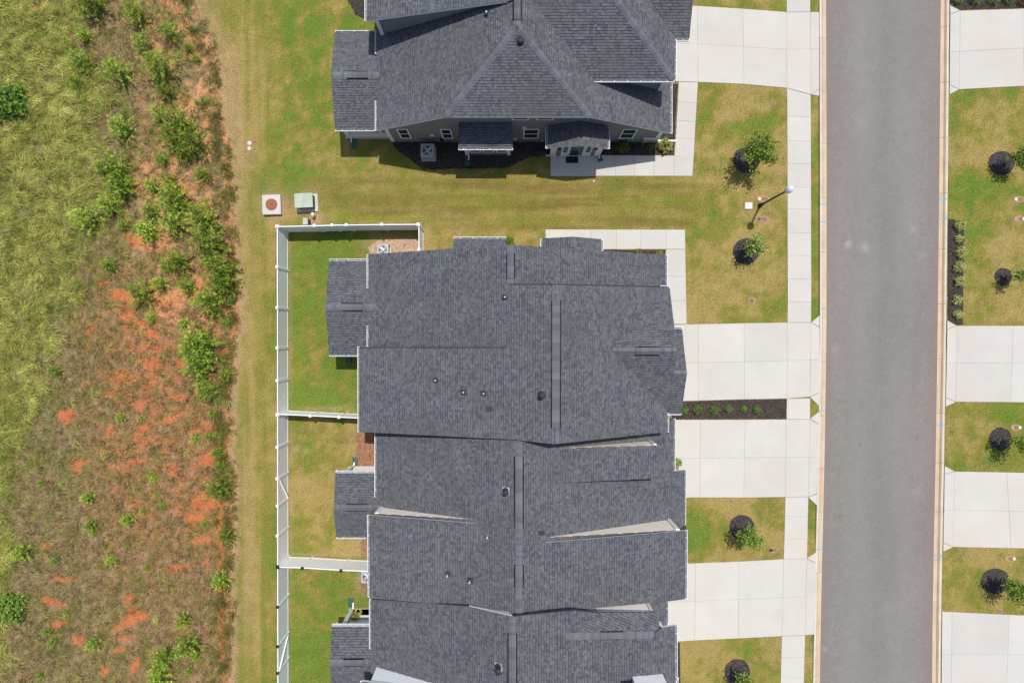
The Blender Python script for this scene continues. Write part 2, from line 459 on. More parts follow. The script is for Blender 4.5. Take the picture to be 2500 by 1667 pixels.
for x0, x1, y0, y1 in ((-700, -47.5, -700, 700), (44.6, 700, -700, 700), (-47.5, 44.6, 37.2, 700), (-47.5, 44.6, -700, -37.2)):
    far.box(x0, x1, y0, y1, -0.6, -0.22, (0.22, 0.22, 0.06))
far.build('ground', M_lawn, kind='structure')

EXCL = []                  # site-plan polygons where no lawn grass grows
# ------------------------------------------------------------------ road and kerbs
ys = list(range(-600, 2260, 60))
def road_color(t, py):
    """asphalt tone: t = 0 at the left kerb, 1 at the right; tyre lanes, clay dust by the kerbs, worn spots and drips"""
    px = 2018 + t * 276
    base = np.array([0.220, 0.206, 0.195])
    v = 1 + 0.20 * (fbm(px / 70.0, py / 260.0, 201, 4) - 0.5) + 0.14 * (fbm(px / 10.0, py / 10.0, 203, 3) - 0.5)
    v = v + 0.035 * (np.exp(-((t - 0.30) / 0.07) ** 2) + np.exp(-((t - 0.70) / 0.07) ** 2)) - 0.03 * np.exp(-((t - 0.5) / 0.05) ** 2)
    c = base[None, :] * v[:, None]
    dust = 0.42 * np.exp(-(t / 0.085) ** 2) * (0.6 + 0.8 * fbm(px / 20.0, py / 60.0, 207, 3)) + 0.50 * np.exp(-((1 - t) / 0.10) ** 2) * (0.6 + 0.8 * fbm(px / 16.0, py / 70.0, 209, 3))
    c = lerp3(np.clip(dust, 0, 1), c, np.array([0.235, 0.172, 0.14]))
    for cx, cy, r, k in ((2071, 595, 8, .55), (2112, 604, 10, .4), (2060, 588, 4, -.5), (2040, 855, 8, .25), (2230, 560, 8, .25), (2250, 625, 10, .2), (2265, 78, 5, -.4), (2086, 625, 5, -.3), (2105, 1085, 5, -.35), (2060, 1260, 5, -.3),
                         (2053, 980, 6, -.25), (2105, 985, 9, -.2), (2245, 1068, 5, -.4), (2140, 1330, 7, -.2), (2060, 1570, 6, -.2), (2210, 330, 6, -.25), (2180, 1480, 12, .15), (2100, 300, 14, .12), (2030, 1585, 5, .4), (2245, 1200, 12, .15), (2130, 160, 10, .1)):
        c = c * (1 + (0.5 if k < 0 else 0.85) * k * blob(px, py, cx, cy, r))[:, None]
    return c
tt = np.linspace(0, 1, 61); yy_ = np.arange(-600, 2230, 5.0)
TT, YY = np.meshgrid(tt, yy_)
TT, YY = TT.ravel(), YY.ravel()
rx = ROADL(YY) + (ROADR(YY) - ROADL(YY)) * TT
rv = np.stack([(rx - CX) / K, (CY - YY) / K, np.full_like(rx, -0.085) + 0.05 * np.sin(np.pi * TT)], 1)
ri = np.arange(len(rx)).reshape(len(yy_), 61)
rq = np.stack([ri[1:, :-1].ravel(), ri[1:, 1:].ravel(), ri[:-1, 1:].ravel(), ri[:-1, :-1].ravel()], 1)
link('road', big_mesh('road', rv, rq, road_color(TT, YY)), None, M_asphalt, kind='structure')
EXCL.append([(float(ROADL(y)) - 20, y) for y in ys] + [(float(ROADR(y)) + 21, y) for y in ys[::-1]])
KW = 0.44
def kerb(name, xf, side, joints, marks):
    root = empty(name, P(float(xf(800)), 800), kind='structure')
    base = root.location.copy()
    prof = [(-0.02, -0.4), (-0.02, -0.083), (0.06, -0.079), (0.20, -0.070), (0.27, -0.03), (0.31, 0.012), (0.335, 0.022), (KW, 0.022), (KW, -0.4)]
    tone = [0, 1, 2, 3, 2, 5, 5, 5, 5]
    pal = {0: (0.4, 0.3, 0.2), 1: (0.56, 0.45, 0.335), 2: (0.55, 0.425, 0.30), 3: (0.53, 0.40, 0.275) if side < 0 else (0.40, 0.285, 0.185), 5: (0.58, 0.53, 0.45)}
    for y0, y1 in zip(joints, joints[1:]):
        mb = MB()
        n = max(1, int((y1 - y0) / 45))
        yy = [y0 + 0.25 + (y1 - y0 - 0.5) * i / n for i in range(n + 1)]
        for ya, yb in zip(yy, yy[1:]):
            A, B = P(float(xf(ya)), ya) - base, P(float(xf(yb)), yb) - base
            for i in range(len(prof) - 1):
                (o0, z0), (o1, z1) = prof[i], prof[i + 1]
                q = [Vector((A.x + side * o0, A.y, z0)), Vector((B.x + side * o0, B.y, z0)), Vector((B.x + side * o1, B.y, z1)), Vector((A.x + side * o1, A.y, z1))]
                v = 0.94 + 0.12 * R.random()
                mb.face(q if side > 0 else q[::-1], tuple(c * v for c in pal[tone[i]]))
        for ya, flip in ((yy[0], 0), (yy[-1], 1)):
            A = P(float(xf(ya)), ya) - base
            mb.face([Vector((A.x + side * o, A.y, z)) for o, z in prof], pal[0])
        mb.build('kerb_section', M_kerb, root)
    for y in marks:
        mb = MB()
        for (o0, z0), (o1, z1) in zip(prof[1:7], prof[2:8]):
            A, B = P(float(xf(y - 1.6)), y - 1.6) - base, P(float(xf(y + 1.6)), y + 1.6) - base
            mb.face([Vector((A.x + side * o0, A.y, z0 + 0.004)), Vector((B.x + side * o0, B.y, z0 + 0.004)), Vector((B.x + side * o1, B.y, z1 + 0.004)), Vector((A.x + side * o1, A.y, z1 + 0.004))])
        mb.build('paint_mark', M_blue, root, label='blue utility paint line across the kerb')
kerb('kerb_left', ROADL, -1, [-600, -420, -240, -60, 92, 222, 350, 482, 615, 754, 883, 1015, 1144, 1268, 1398, 1650, 1790, 1950, 2200], [498.6, 541.5, 1003, 1341])
kerb('kerb_right', ROADR, 1, [-600, -420, -240, -80, 65, 201, 336, 471, 607, 742, 875.6, 1008, 1130, 1250, 1368, 1616, 1780, 1950, 2200], [486, 533, 1037, 1356])

# ------------------------------------------------------------------ concrete slabs
def slab(parent, pts, z=0.028, gap=0.0035, thick=0.12):
    base = parent.location
    w = [P(*p) for p in pts]
    c = sum(w, Vector()) / len(w)
    q = []
    for p in w:
        d = c - p
        q.append((p.x + (gap if d.x > 0 else -gap) - base.x, p.y + (gap if d.y > 0 else -gap) - base.y))
    area = sum(q[i][0] * q[(i + 1) % len(q)][1] - q[(i + 1) % len(q)][0] * q[i][1] for i in range(len(q)))
    if area < 0: q = q[::-1]
    z = z + R.uniform(-0.003, 0.003)
    mb = MB()
    n = len(q)
    b = 0.005
    cc = (sum(p[0] for p in q) / n, sum(p[1] for p in q) / n)
    inner = [(p[0] + math.copysign(b, cc[0] - p[0]), p[1] + math.copysign(b, cc[1] - p[1])) for p in q]
    mb.face([(x, y, z) for x, y in inner])
    for i in range(n):
        j = (i + 1) % n
        mb.face([(*q[i], z - b), (*q[j], z - b), (*inner[j], z), (*inner[i], z)])
        mb.face([(*q[i], z - thick), (*q[j], z - thick), (*q[j], z - b), (*q[i], z - b)])
    mb.build('slab', M_conc, parent)
    EXCL.append(pts)
def grid(parent, rows):     # rows of site-plan points; quads between neighbouring rows
    for ra, rb in zip(rows, rows[1:]):
        for i in range(len(ra) - 1):
            slab(parent, [ra[i], ra[i + 1], rb[i + 1], rb[i]])
def path(name, at):
    return empty(name, P(*at), kind='structure')

dA = path('driveway', (1810, 110))
grid(dA, [[(1645, 13), (1702, 15.5), (1813.5, 22.5), (1920.5, 30.5), (1978.5, 30.5), (1999.5, 30.5)],
          [(1645, 106), (1703, 108.5), (1815, 115), (1920.5, 121.5), (1978.5, 121), (1999.5, 120.5)],
          [(1645, 199.5), (1703.5, 201), (1815.7, 206), (1921, 215.5), (1978.5, 231), (1999.5, 217)]])
slab(dA, [(1979, 231.5), (1999.5, 217.5), (1999.5, 235)])
wA = path('front_walk', (1670, 300))
rows = [[(1657, 201), (1703.5, 201.5)], [(1654.5, 249), (1700.5, 252.5)], [(1652, 294.5), (1697.9, 298)], [(1649.6, 337.5), (1695.6, 340.5)], [(1646.6, 381), (1693.5, 382.5)]]
grid(wA, rows)
xs_t = [1451.5, 1503, 1550, 1596, 1646.6, 1693.5]; xs_b = [1450.5, 1502.5, 1549.5, 1595.5, 1645.5, 1690]
grid(wA, [[(x, 379.5 + i * 0.3) for i, x in enumerate(xs_t)], [(x, 430) for x in xs_b]])
slab(wA, [(1344, 379.5), (1451, 379.5), (1450.3, 430.5), (1344, 430.5)], z=0.06)
d1 = path('driveway', (1810, 880))
grid(d1, [[(1640, 793), (1705, 791.5), (1816, 789), (1922, 787.5), (1979.5, 787.5), (2000.5, 799)],
          [(1640, 886.5), (1705, 885), (1817, 883), (1922, 880), (1978.6, 879), (2000.5, 878.5)],
          [(1640, 980), (1705, 977.5), (1818, 974.5), (1921, 972.5), (1977.5, 968), (2000, 957)]])
slab(d1, [(1980, 787), (2000.5, 770), (2000.5, 798)])
slab(d1, [(1977.5, 969), (1999.5, 958), (1999.5, 990.5)])
d2 = path('driveway', (1810, 1118))
grid(d2, [[(1640, 1024.5), (1710, 1024.5), (1819, 1024.5), (1920, 1023.5), (1977, 1023.5), (1999, 1036)],
          [(1640, 1119.5), (1709, 1117.5), (1817, 1117), (1918.5, 1115), (1975.5, 1115), (1998, 1114.5)],
          [(1640, 1214.5), (1709, 1213.5), (1815.5, 1213.8), (1917, 1212.5), (1973, 1212), (1994.5, 1204)]])
slab(d2, [(1977.5, 1022.5), (1999.5, 1004), (1999.5, 1035)])
slab(d2, [(1973.5, 1213), (1994.5, 1205), (1994, 1233)])
d3 = path('driveway', (1800, 1465))
grid(d3, [[(1620, 1377), (1698, 1374), (1804, 1370), (1912.5, 1364), (1969, 1363), (1991, 1374)],
          [(1620, 1468.8), (1697, 1466.5), (1803, 1462), (1911, 1457), (1967, 1456), (1989, 1455)],
          [(1620, 1567), (1695.5, 1562), (1802, 1557), (1909, 1551.5), (1965.5, 1549), (1987, 1547.5)]])
slab(d3, [(1969.3, 1362), (1991.5, 1347.5), (1991.5, 1373)])
w1 = path('front_walk', (1650, 700))
grid(w1, [[(x, 560.5 + (x - 1332) * 0.0015) for x in (1332, 1441, 1504.7, 1564.7, 1626, 1672)],
          [(x, y) for x, y in ((1332, 609), (1441, 609), (1504.7, 608.6), (1564.7, 608.5), (1626, 608.4), (1673, 608.4))]])
slab(w1, [(1332, 610), (1441, 610), (1441, 640), (1332, 640)])
grid(w1, [[(1626, 609), (1673, 609)], [(1624, 675), (1674, 675)], [(1624, 734), (1675, 734)], [(1624, 791), (1676, 791)]])
sw = path('sidewalk', (1950, 500))
rows = [[(1921, 216.5), (1978.6, 232)]] + [[(1921.7 + (y - 285) * 0.0025, y - 0.6), (1979.2 + (y - 285) * 0.0025, y + 0.6)] for y in (285, 344.6, 400, 458, 510.6, 568.5, 624, 681, 737)] + [[(1922.3, 787), (1979.5, 787)]]
grid(sw, rows)
grid(sw, [[(1919.8, -220), (1976.5, -220)], [(1920, -150), (1977, -150)], [(1920, -85), (1977.2, -85)], [(1920.2, -25), (1977.5, -25)], [(1920.5, 30), (1978, 30)]])
slab(sw, [(1921, 973), (1977.5, 972), (1977, 1023), (1920, 1023)])
grid(sw, [[(1917, 1213), (1973, 1212.6)], [(1916, 1259.5), (1972, 1259.5)], [(1914.5, 1315), (1971, 1315)], [(1913, 1363.6), (1969.4, 1362.8)]])
grid(sw, [[(1909, 1552.2), (1965.5, 1549.6)], [(1907, 1604), (1963.5, 1604)], [(1906, 1653), (1962.5, 1652.5)], [(1904, 1712), (1960.5, 1711)], [(1902, 1775), (1958, 1774)]])
r0 = path('driveway', (2420, 120))
grid(r0, [[(2319.6, 36), (2343.5, 27.5), (2497, 22.5), (2600, 19)], [(2318.5, 127.5), (2342.5, 127), (2498, 118.5), (2600, 113)], [(2318, 207), (2341, 219), (2500, 210.5), (2600, 205)]])
slab(r0, [(2318.6, 15), (2343, 26.5), (2319.4, 35.5)]); slab(r0, [(2318, 208), (2340.5, 219.3), (2317.8, 231)])
r1 = path('driveway', (2420, 885))
grid(r1, [[(2312, 804), (2335.5, 795.4), (2474, 795.4), (2600, 795)], [(2311, 886), (2335, 886), (2470.5, 886.5), (2600, 887)], [(2308.6, 970), (2333, 980.4), (2467, 981.5), (2600, 983)]])
slab(r1, [(2311.8, 782.5), (2335, 795), (2312, 803.3)]); slab(r1, [(2308.6, 971), (2332.5, 980.8), (2308.4, 992)])
r2 = path('driveway', (2420, 1245))
grid(r2, [[(2305.4, 1157), (2330, 1150.5), (2457, 1152.5), (2600, 1156)], [(2304.2, 1245), (2328.5, 1245), (2463, 1247), (2600, 1250)], [(2302.6, 1324), (2326.4, 1334), (2467.7, 1337), (2600, 1340)]])
slab(r2, [(2306, 1137), (2329.5, 1150), (2305.5, 1156.4)]); slab(r2, [(2302.5, 1325), (2326, 1334.4), (2302.3, 1345.6)])
r3 = path('driveway', (2420, 1595))
grid(r3, [[(2299.5, 1492), (2323.6, 1493), (2463, 1499.5), (2600, 1506)], [(2298.8, 1595.4), (2322.8, 1595.6), (2460, 1596.5), (2600, 1598)], [(2298, 1690), (2321.5, 1690), (2455, 1692), (2600, 1694)]])

# ------------------------------------------------------------------ house building kit
def clip_convex(sub, tri):
    out = sub
    for i in range(3):
        a, b = tri[i], tri[(i + 1) % 3]
        ex, ey = b[0] - a[0], b[1] - a[1]
        inp, out = out, []
        if not inp: return []
        for k in range(len(inp)):
            p, q = inp[k - 1], inp[k]
            sp = ex * (p[1] - a[1]) - ey * (p[0] - a[0])
            sq = ex * (q[1] - a[1]) - ey * (q[0] - a[0])
            if (sp >= 0) != (sq >= 0):
                t = sp / (sp - sq)
                out.append((p[0] + t * (q[0] - p[0]), p[1] + t * (q[1] - p[1])))
            if sq >= 0: out.append(q)
    return out
def tris_of(poly):
    t = tessellate_polygon([[Vector((x, y, 0)) for x, y in poly]])
    res = []
    for a, b, c in t:
        T = [poly[a], poly[b], poly[c]]
        s = (T[1][0] - T[0][0]) * (T[2][1] - T[0][1]) - (T[1][1] - T[0][1]) * (T[2][0] - T[0][0])
        if abs(s) < 1e-9: continue
        res.append(T if s > 0 else T[::-1])
    return res
def pt_in(poly, x, y):
    c = False
    n = len(poly)
    for i in range(n):
        x0, y0 = poly[i]; x1, y1 = poly[(i + 1) % n]
        if (y0 > y) != (y1 > y) and x < (x1 - x0) * (y - y0) / (y1 - y0) + x0: c = not c
    return c

SH_T = [(0.112, 0.118, 0.133), (0.120, 0.126, 0.141), (0.131, 0.137, 0.151), (0.099, 0.105, 0.120), (0.143, 0.148, 0.161), (0.087, 0.093, 0.108), (0.127, 0.130, 0.138)]
def slope(house, pl, pxpoly, trim=(), shingle=True, name='roof_slope', thick=0.17):
    base = house.location
    W = [pl.at(*p) for p in pxpoly]
    area = sum(W[i].x * W[(i + 1) % len(W)].y - W[(i + 1) % len(W)].x * W[i].y for i in range(len(W)))
    n = len(W)
    tr = set(trim)
    if area < 0:
        W = W[::-1]
        tr = {(n - 2 - i) % n for i in tr}
    mb = MB()
    dz = Vector((0, 0, thick))
    L = [w - base for w in W]
    mb.face(L, mi=0)
    mb.face([l - dz for l in L[::-1]], mi=1)
    for i in range(n):
        j = (i + 1) % n
        mb.face([L[i] - dz, L[j] - dz, L[j], L[i]], mi=1 if i in tr else 0)
    ro = mb.build(name, [M_under, M_white], house)
    if not shingle: return ro
    g = math.hypot(pl.a, pl.b)
    gu = Vector((pl.a / g, pl.b / g, g)).normalized()          # up the slope
    ud = Vector((-pl.b / g, pl.a / g, 0)) * -1                 # along the eave
    nrm = ud.cross(gu)
    if nrm.z < 0: ud = -ud; nrm = -nrm
    O = W[0]
    poly = [((w - O).dot(ud), (w - O).dot(gu)) for w in W]
    tris = tris_of(poly)
    u0, u1 = min(p[0] for p in poly), max(p[0] for p in poly)
    v0, v1 = min(p[1] for p in poly), max(p[1] for p in poly)
    e = 0.143
    sm = MB()
    v = v0 - 0.02
    row = 0
    rr = random.Random(int(1000 * abs(W[0].x + 3 * W[1].y)) + n)
    rowpoly = poly
    while v < v1:
        u = u0 - rr.random() * 0.3
        while u < u1:
            w = rr.choice((0.08, 0.10, 0.12, 0.15, 0.18, 0.20))
            t = rr.choice(SH_T); f = rr.uniform(0.93, 1.07)
            col = (t[0] * f, t[1] * f, t[2] * f)
            raised = rr.random() < 0.5
            h0 = 0.024 if raised else 0.012
            dark = (col[0] * 0.34, col[1] * 0.34, col[2] * 0.38)  # printed band, darkened to stand in for the shade line between courses
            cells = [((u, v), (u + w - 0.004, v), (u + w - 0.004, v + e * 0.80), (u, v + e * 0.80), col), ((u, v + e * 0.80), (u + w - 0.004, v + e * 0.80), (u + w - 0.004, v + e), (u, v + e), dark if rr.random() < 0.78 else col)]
            cor = [(u, v), (u + w, v), (u + w, v + e), (u, v + e)]
            ins = [pt_in(poly, *c) for c in cor]
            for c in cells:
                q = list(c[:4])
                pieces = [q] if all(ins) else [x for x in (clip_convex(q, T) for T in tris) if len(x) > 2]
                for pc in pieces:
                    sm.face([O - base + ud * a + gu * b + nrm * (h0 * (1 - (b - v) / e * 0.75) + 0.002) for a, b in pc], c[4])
            if all(ins):
                a, b = O - base + ud * u + gu * v, O - base + ud * (u + w - 0.004) + gu * v
                sm.face([a, b, b + nrm * (h0 + 0.002), a + nrm * (h0 + 0.002)], (0.03, 0.03, 0.035))
            u += w
        v += e
        row += 1
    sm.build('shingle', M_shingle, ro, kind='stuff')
    return ro

def gutter(house, pl, pa, pb, z=None):
    """white K-style gutter along an eave; pa, pb site-plan points on the roof edge"""
    A, B = pl.at(*pa), pl.at(*pb)
    base = house.location
    A, B = A - base, B - base
    zc = min(A.z, B.z) - 0.03
    A.z = B.z = zc
    d = (B - A).normalized()
    out = Vector((-pl.a, -pl.b, 0)).normalized()
    out = (out - d * out.dot(d)).normalized()
    mb = MB()
    wd, ht, th = 0.125, 0.11, 0.022
    def rail(o, w, z0, z1, mi):
        p = [A + out * o, B + out * o, B + out * (o + w), A + out * (o + w)]
        mb.hexa([(q.x, q.y) for q in p] if d.cross(out).z > 0 else [(q.x, q.y) for q in p[::-1]], z0, z1, mi=mi)
    rail(0.002, 0.014, zc - ht, zc + 0.012, 0)
    rail(wd - 0.03, 0.026, zc - ht, zc + 0.004, 0)
    rail(0.016, wd - 0.046, zc - ht, zc - ht + 0.02, 1)
    ln = (B - A).length
    for t in [0.012] + [k * 0.72 + 0.4 for k in range(int(ln / 0.72))] + [ln - 0.012]:
        if t > ln: continue
        p = A + d * t
        mb.bar(p + out * 0.02 + Vector((0, 0, -0.004)), p + out * (wd - 0.03) + Vector((0, 0, -0.004)), 0.026, 0.012)
    mb.build('gutter', [M_white, M_gutter_in], house)
    return

def ridge(house, A, B, pls, vent=False, w=0.34):
    base = house.location
    A, B = A - base, B - base
    d = (B - A)
    ln = d.length
    d.normalize()
    s = Vector((d.y, -d.x, 0)).normalized()
    pts = []
    up = 0.07 if vent else 0.026
    def off(p, sgn, k):
        q = p + s * sgn * w / 2
        zz = min(pl.z(q.x + base.x, q.y + base.y) for pl in pls) - base.z
        return Vector((q.x, q.y, zz + k))
    mb = MB()
    n = max(1, int(ln / (0.30 if vent else 0.15)))
    for i in range(n):
        p, q = A + d * ln * i / n, A + d * (ln * (i + 1) / n)
        t = R.choice(((0.118, 0.124, 0.14), (0.13, 0.138, 0.155), (0.145, 0.152, 0.168), (0.155, 0.162, 0.178)))
        lift = up + (0.004 if i % 2 else 0)
        for sg in (1, -1):
            top = [p + Vector((0, 0, lift)), q + Vector((0, 0, lift)), off(q, sg, lift), off(p, sg, lift)]
            mb.face(top if sg < 0 else top[::-1], t)
            sd = [off(p, sg, lift), off(q, sg, lift), off(q, sg, -0.02), off(p, sg, -0.02)]
            mb.face(sd, (0.012, 0.012, 0.014))
            if vent:                                           # dark strip painted for the gap and shadow beside the vent's edge
                o1, o2 = off(p, sg, 0.020), off(q, sg, 0.020)
                mb.face([o1, o2, o2 + s * sg * 0.06, o1 + s * sg * 0.06] if sg > 0 else [o1, o1 + s * sg * 0.06, o2 + s * sg * 0.06, o2], (0.008, 0.008, 0.010))
    for p in (A, B):
        mb.face([off(p, 1, up), p + Vector((0, 0, up)), off(p, -1, up), off(p, -1, -0.03), off(p, 1, -0.03)], (0.02, 0.02, 0.022))
    mb.build('ridge_vent' if vent else 'ridge_cap', M_shingle, house)

def walls(house, loop, topfn, m, off=0.12, z0=0.0):
    base = house.location
    mb = MB()
    for i in range(len(loop)):
        a, b = Vector((*loop[i], 0)), Vector((*loop[(i + 1) % len(loop)], 0))
        n = max(1, int((b - a).length / 0.2))
        for k in range(n):
            p, q = a.lerp(b, k / n), a.lerp(b, (k + 1) / n)
            zp, zq = topfn(p.x, p.y) - off, topfn(q.x, q.y) - off
            mb.face([(p.x - base.x, p.y - base.y, z0), (q.x - base.x, q.y - base.y, z0), (q.x - base.x, q.y - base.y, zq), (p.x - base.x, p.y - base.y, zp)])
    return mb.build('wall', m, house)

def siding(house, x0, x1, Y, face, zlo, topfn, m, e=0.165, out=0.006):
    """lap boards on a wall that runs along X at Y, facing face*Y; each board is a tilted strip with a shadowed butt"""
    base = house.location
    n = 60
    poly = [(x0 + (x1 - x0) * i / n, zlo(x0 + (x1 - x0) * i / n)) for i in range(n + 1)] + [(x1 - (x1 - x0) * i / n, max(topfn(x1 - (x1 - x0) * i / n, Y) - 0.085, zlo(x1 - (x1 - x0) * i / n) + 0.001)) for i in range(n + 1)]
    mb = MB()
    zt = max(p[1] for p in poly); z = min(p[1] for p in poly)
    cols = [(poly[i], poly[i + 1], poly[2 * n - i], poly[2 * n + 1 - i]) for i in range(n)]
    while z < zt:
        for c in cols:                                           # strip between two neighbouring samples
            xa, xb = c[0][0], c[1][0]
            lo = max(z, (c[0][1] + c[1][1]) / 2); 
            hia, hib = min(z + e, c[3][1]), min(z + e, c[2][1])
            if hia <= lo + 0.002 and hib <= lo + 0.002: continue
            hia, hib = max(hia, lo), max(hib, lo)
            f = lambda zz: Y + face * (out + 0.016 * (1 - (zz - z) / e))
            q = [(xa - base.x, f(lo) - base.y, lo), (xb - base.x, f(lo) - base.y, lo), (xb - base.x, f(hib) - base.y, hib), (xa - base.x, f(hia) - base.y, hia)]
            mb.face(q if face < 0 else q[::-1])
            if lo <= z + 1e-6:
                q = [(xa - base.x, Y + face * 0.002 - base.y, z), (xb - base.x, Y + face * 0.002 - base.y, z), (xb - base.x, f(z) - base.y, z), (xa - base.x, f(z) - base.y, z)]
                mb.face(q)
        z += e
    return mb.build('siding', m, house)

def corner_board(house, X, Y, z0, z1, m=None, w=0.11):
    b = house.location
    mb = MB(); mb.box(X - w - b.x, X + w - b.x, Y - 0.035 - b.y, Y + 0.035 - b.y, z0, z1)
    mb.build('corner_board', m or M_white, house)

def window(house, x0, x1, z0, z1, Y, face=-1, glass=None):
    b = house.location
    root = MB()
    f = 0.075
    ya, yb = sorted((Y, Y + face * 0.06))
    ya -= b.y; yb -= b.y
    X0, X1 = x0 - b.x, x1 - b.x
    root.box(X0, X1, ya, yb, z1 - f, z1); root.box(X0, X1, ya, yb, z0, z0 + f)
    root.box(X0, X0 + f, ya, yb, z0 + f, z1 - f); root.box(X1 - f, X1, ya, yb, z0 + f, z1 - f)
    wo = root.build('window', M_white, house)
    zm = (z0 + z1) / 2
    r = MB(); r.box(X0 + f, X1 - f, *sorted((Y + face * 0.012 - b.y, Y + face * 0.05 - b.y)), zm - 0.025, zm + 0.025); r.build('meeting_rail', M_white, wo)
    for za, zb in ((z0 + f, zm - 0.025), (zm + 0.025, z1 - f)):
        p = MB(); p.box(X0 + f, X1 - f, *sorted((Y + face * 0.008 - b.y, Y + face * 0.022 - b.y)), za, zb); p.build('pane', glass or M_glass, wo)

def downspout(house, pts, w=0.085):
    b = house.location
    mb = MB()
    for p, q in zip(pts, pts[1:]):
        mb.bar(Vector(p) - b, Vector(q) - b, w, w * 0.75)
    mb.build('downspout', M_white, house)

def vent_pipe(house, pl, px, py, h=0.32, r=0.045, cap=False, big=False, plate=None):
    b = house.location
    p = pl.at(px, py) - b
    mb = MB()
    g = Vector((pl.a, pl.b, 0))
    s = 0.2 if big else 0.16
    pts = []
    for i, j in ((-1, -1), (1, -1), (1, 1), (-1, 1)):
        q = Vector((p.x + i * s, p.y + j * s, 0)); q.z = pl.z(q.x + b.x, q.y + b.y) + 0.022
        pts.append(q)
    if big:
        t = MB(); t.lathe([(0.20, -0.06), (0.17, 0.04), (0.13, 0.12), (0.115, 0.17), (0.115, h - 0.1), (0.15, h - 0.1), (0.15, h - 0.02), (0.06, h + 0.03)], 14, p, (1, 1, 1))
        o = t.build('vent_stack', M_rubber, house)
        mb.face(pts); mb.build('flashing', plate or M_under, o)
    else:
        t = MB(); t.tube([p + Vector((0, 0, -0.05)), p + Vector((0, 0, h))], r, 10)
        o = t.build('vent_pipe', M_pipe, house)
        k = MB(); k.lathe([(0.115, -0.02), (0.10, 0.05), (0.06, 0.10), (0.047, 0.13)], 12, p); k.build('rubber_boot', M_rubber, o)
        mb.face(pts); mb.build('flashing', plate or M_under, o)
def box_vent(house, pl, px, py):
    b = house.location
    p = pl.at(px, py) - b
    mb = MB(); mb.box(p.x - 0.14, p.x + 0.14, p.y - 0.09, p.y + 0.09, p.z - 0.05, p.z + 0.09); mb.box(p.x - 0.16, p.x + 0.16, p.y - 0.11, p.y + 0.11, p.z + 0.09, p.z + 0.11)
    mb.build('exhaust_vent', M_rubber, house)

def splash_block(px, py, w, l, rz, label):
    o = empty('splash_block', P(px, py, 0), rz, label=label, cat='splash block', group='green splash blocks under the downspouts')
    mb = MB()
    a, c = w / 2, w / 2 * 1.35
    mb.hexa([(-c, -l / 2), (c, -l / 2), (a, l / 2), (-a, l / 2)], 0.01, 0.035)
    mb.build('tray', M_green, o)
    for s in (-1, 1):
        k = MB(); k.hexa([(s * c - 0.02, -l / 2), (s * c + 0.02, -l / 2), (s * a + 0.02, l / 2), (s * a - 0.02, l / 2)], 0.036, 0.085); k.build('rim', M_green, o)
    k = MB(); k.box(-a, a, l / 2 - 0.03, l / 2, 0.036, 0.085); k.build('rim', M_green, o)

def gable_porch(house, ridgeY, zr, zeN, YN, YS, pxN, pxS, vent_px, sl, slabbox, wallm):
    N = Plane(zr, 0, ridgeY, 0, -sl); S = Plane(zr, 0, ridgeY, 0, sl)
    slope(house, N, pxN, trim=(0, 4)); slope(house, S, pxS, trim=(3, 4))
    return N, S

# ------------------------------------------------------------------ house A: grey house at the top
hA = empty('house', (0.3, 17.5, 0), label='grey-walled two storey house at the top of the photo with clipped gable roof', cat='house')
A_W = Plane(3.3, -7.884, 0, 0.52); A_E = Plane(7.54, 0.27, 0, -0.52); A_S = Plane(5.51, 0, 12.2, 0, 0.52)
A_S2 = Plane(5.35, 0, 14.2, 0, 0.52); A_E2 = Plane(5.35, 8.9, 0, -0.52); A_S3 = Plane(5.35, 0, 16.5, 0, 0.47); A_W2 = Plane(5.55, -7.89, 0, 0.25)
slope(hA, A_W, [(920, 318), (1087, 285.5), (1263, 62), (1263, -150), (920, -150)], trim=(0, 4))
slope(hA, A_E, [(1263, 62), (1442.5, 286), (1637, 325), (1637, -50), (1263, -150)], trim=(1, 2))
slope(hA, A_S, [(1087, 285.5), (1442.5, 286), (1263, 62)], trim=(0,))
slope(hA, A_S2, [(1449, 195), (1645, 195), (1434, -100), (1220, -100), (1263, -45)], trim=(0,))
slope(hA, A_E2, [(1646, 196), (1648, 95), (1590, 0), (1530, -100), (1434, -100), (1505, 0)], trim=(0,))
slope(hA, A_S3, [(1648, 94), (1683, 94), (1692, 0), (1701, -100), (1530, -100), (1590, 0)], trim=(0, 1, 2))
slope(hA, A_W2, [(895, 50), (1240, 3), (1263, -1), (1263, -150), (895, -150)], trim=(0, 4))
AP_N = Plane(3.45, 0, 15.34, 0, -0.30); AP_S = Plane(3.45, 0, 15.34, 0, 0.30)
slope(hA, AP_N, [(818, 79), (918, 79), (918, 125), (930, 183.5), (808, 183)], trim=(0, 4))
slope(hA, AP_S, [(808, 183), (930, 183.5), (918, 245), (918, 315), (818, 315)], trim=(3, 4))
A_bay = Plane(3.0, 0, 11.3, 0, 0.48)
slope(hA, A_bay, [(1119, 361), (1252.5, 361), (1250, 300), (1120, 300)], trim=(0, 1, 3))
A_eW = Plane(3.8, 3.9, 0, 0.43); A_eE = Plane(3.8, 3.9, 0, -0.43)
slope(hA, A_eW, [(1337, 362), (1415.5, 352), (1417, 296), (1337, 310)], trim=(0, 3))
slope(hA, A_eE, [(1415.5, 352), (1484, 363), (1485, 310), (1417, 296)], trim=(0, 1))
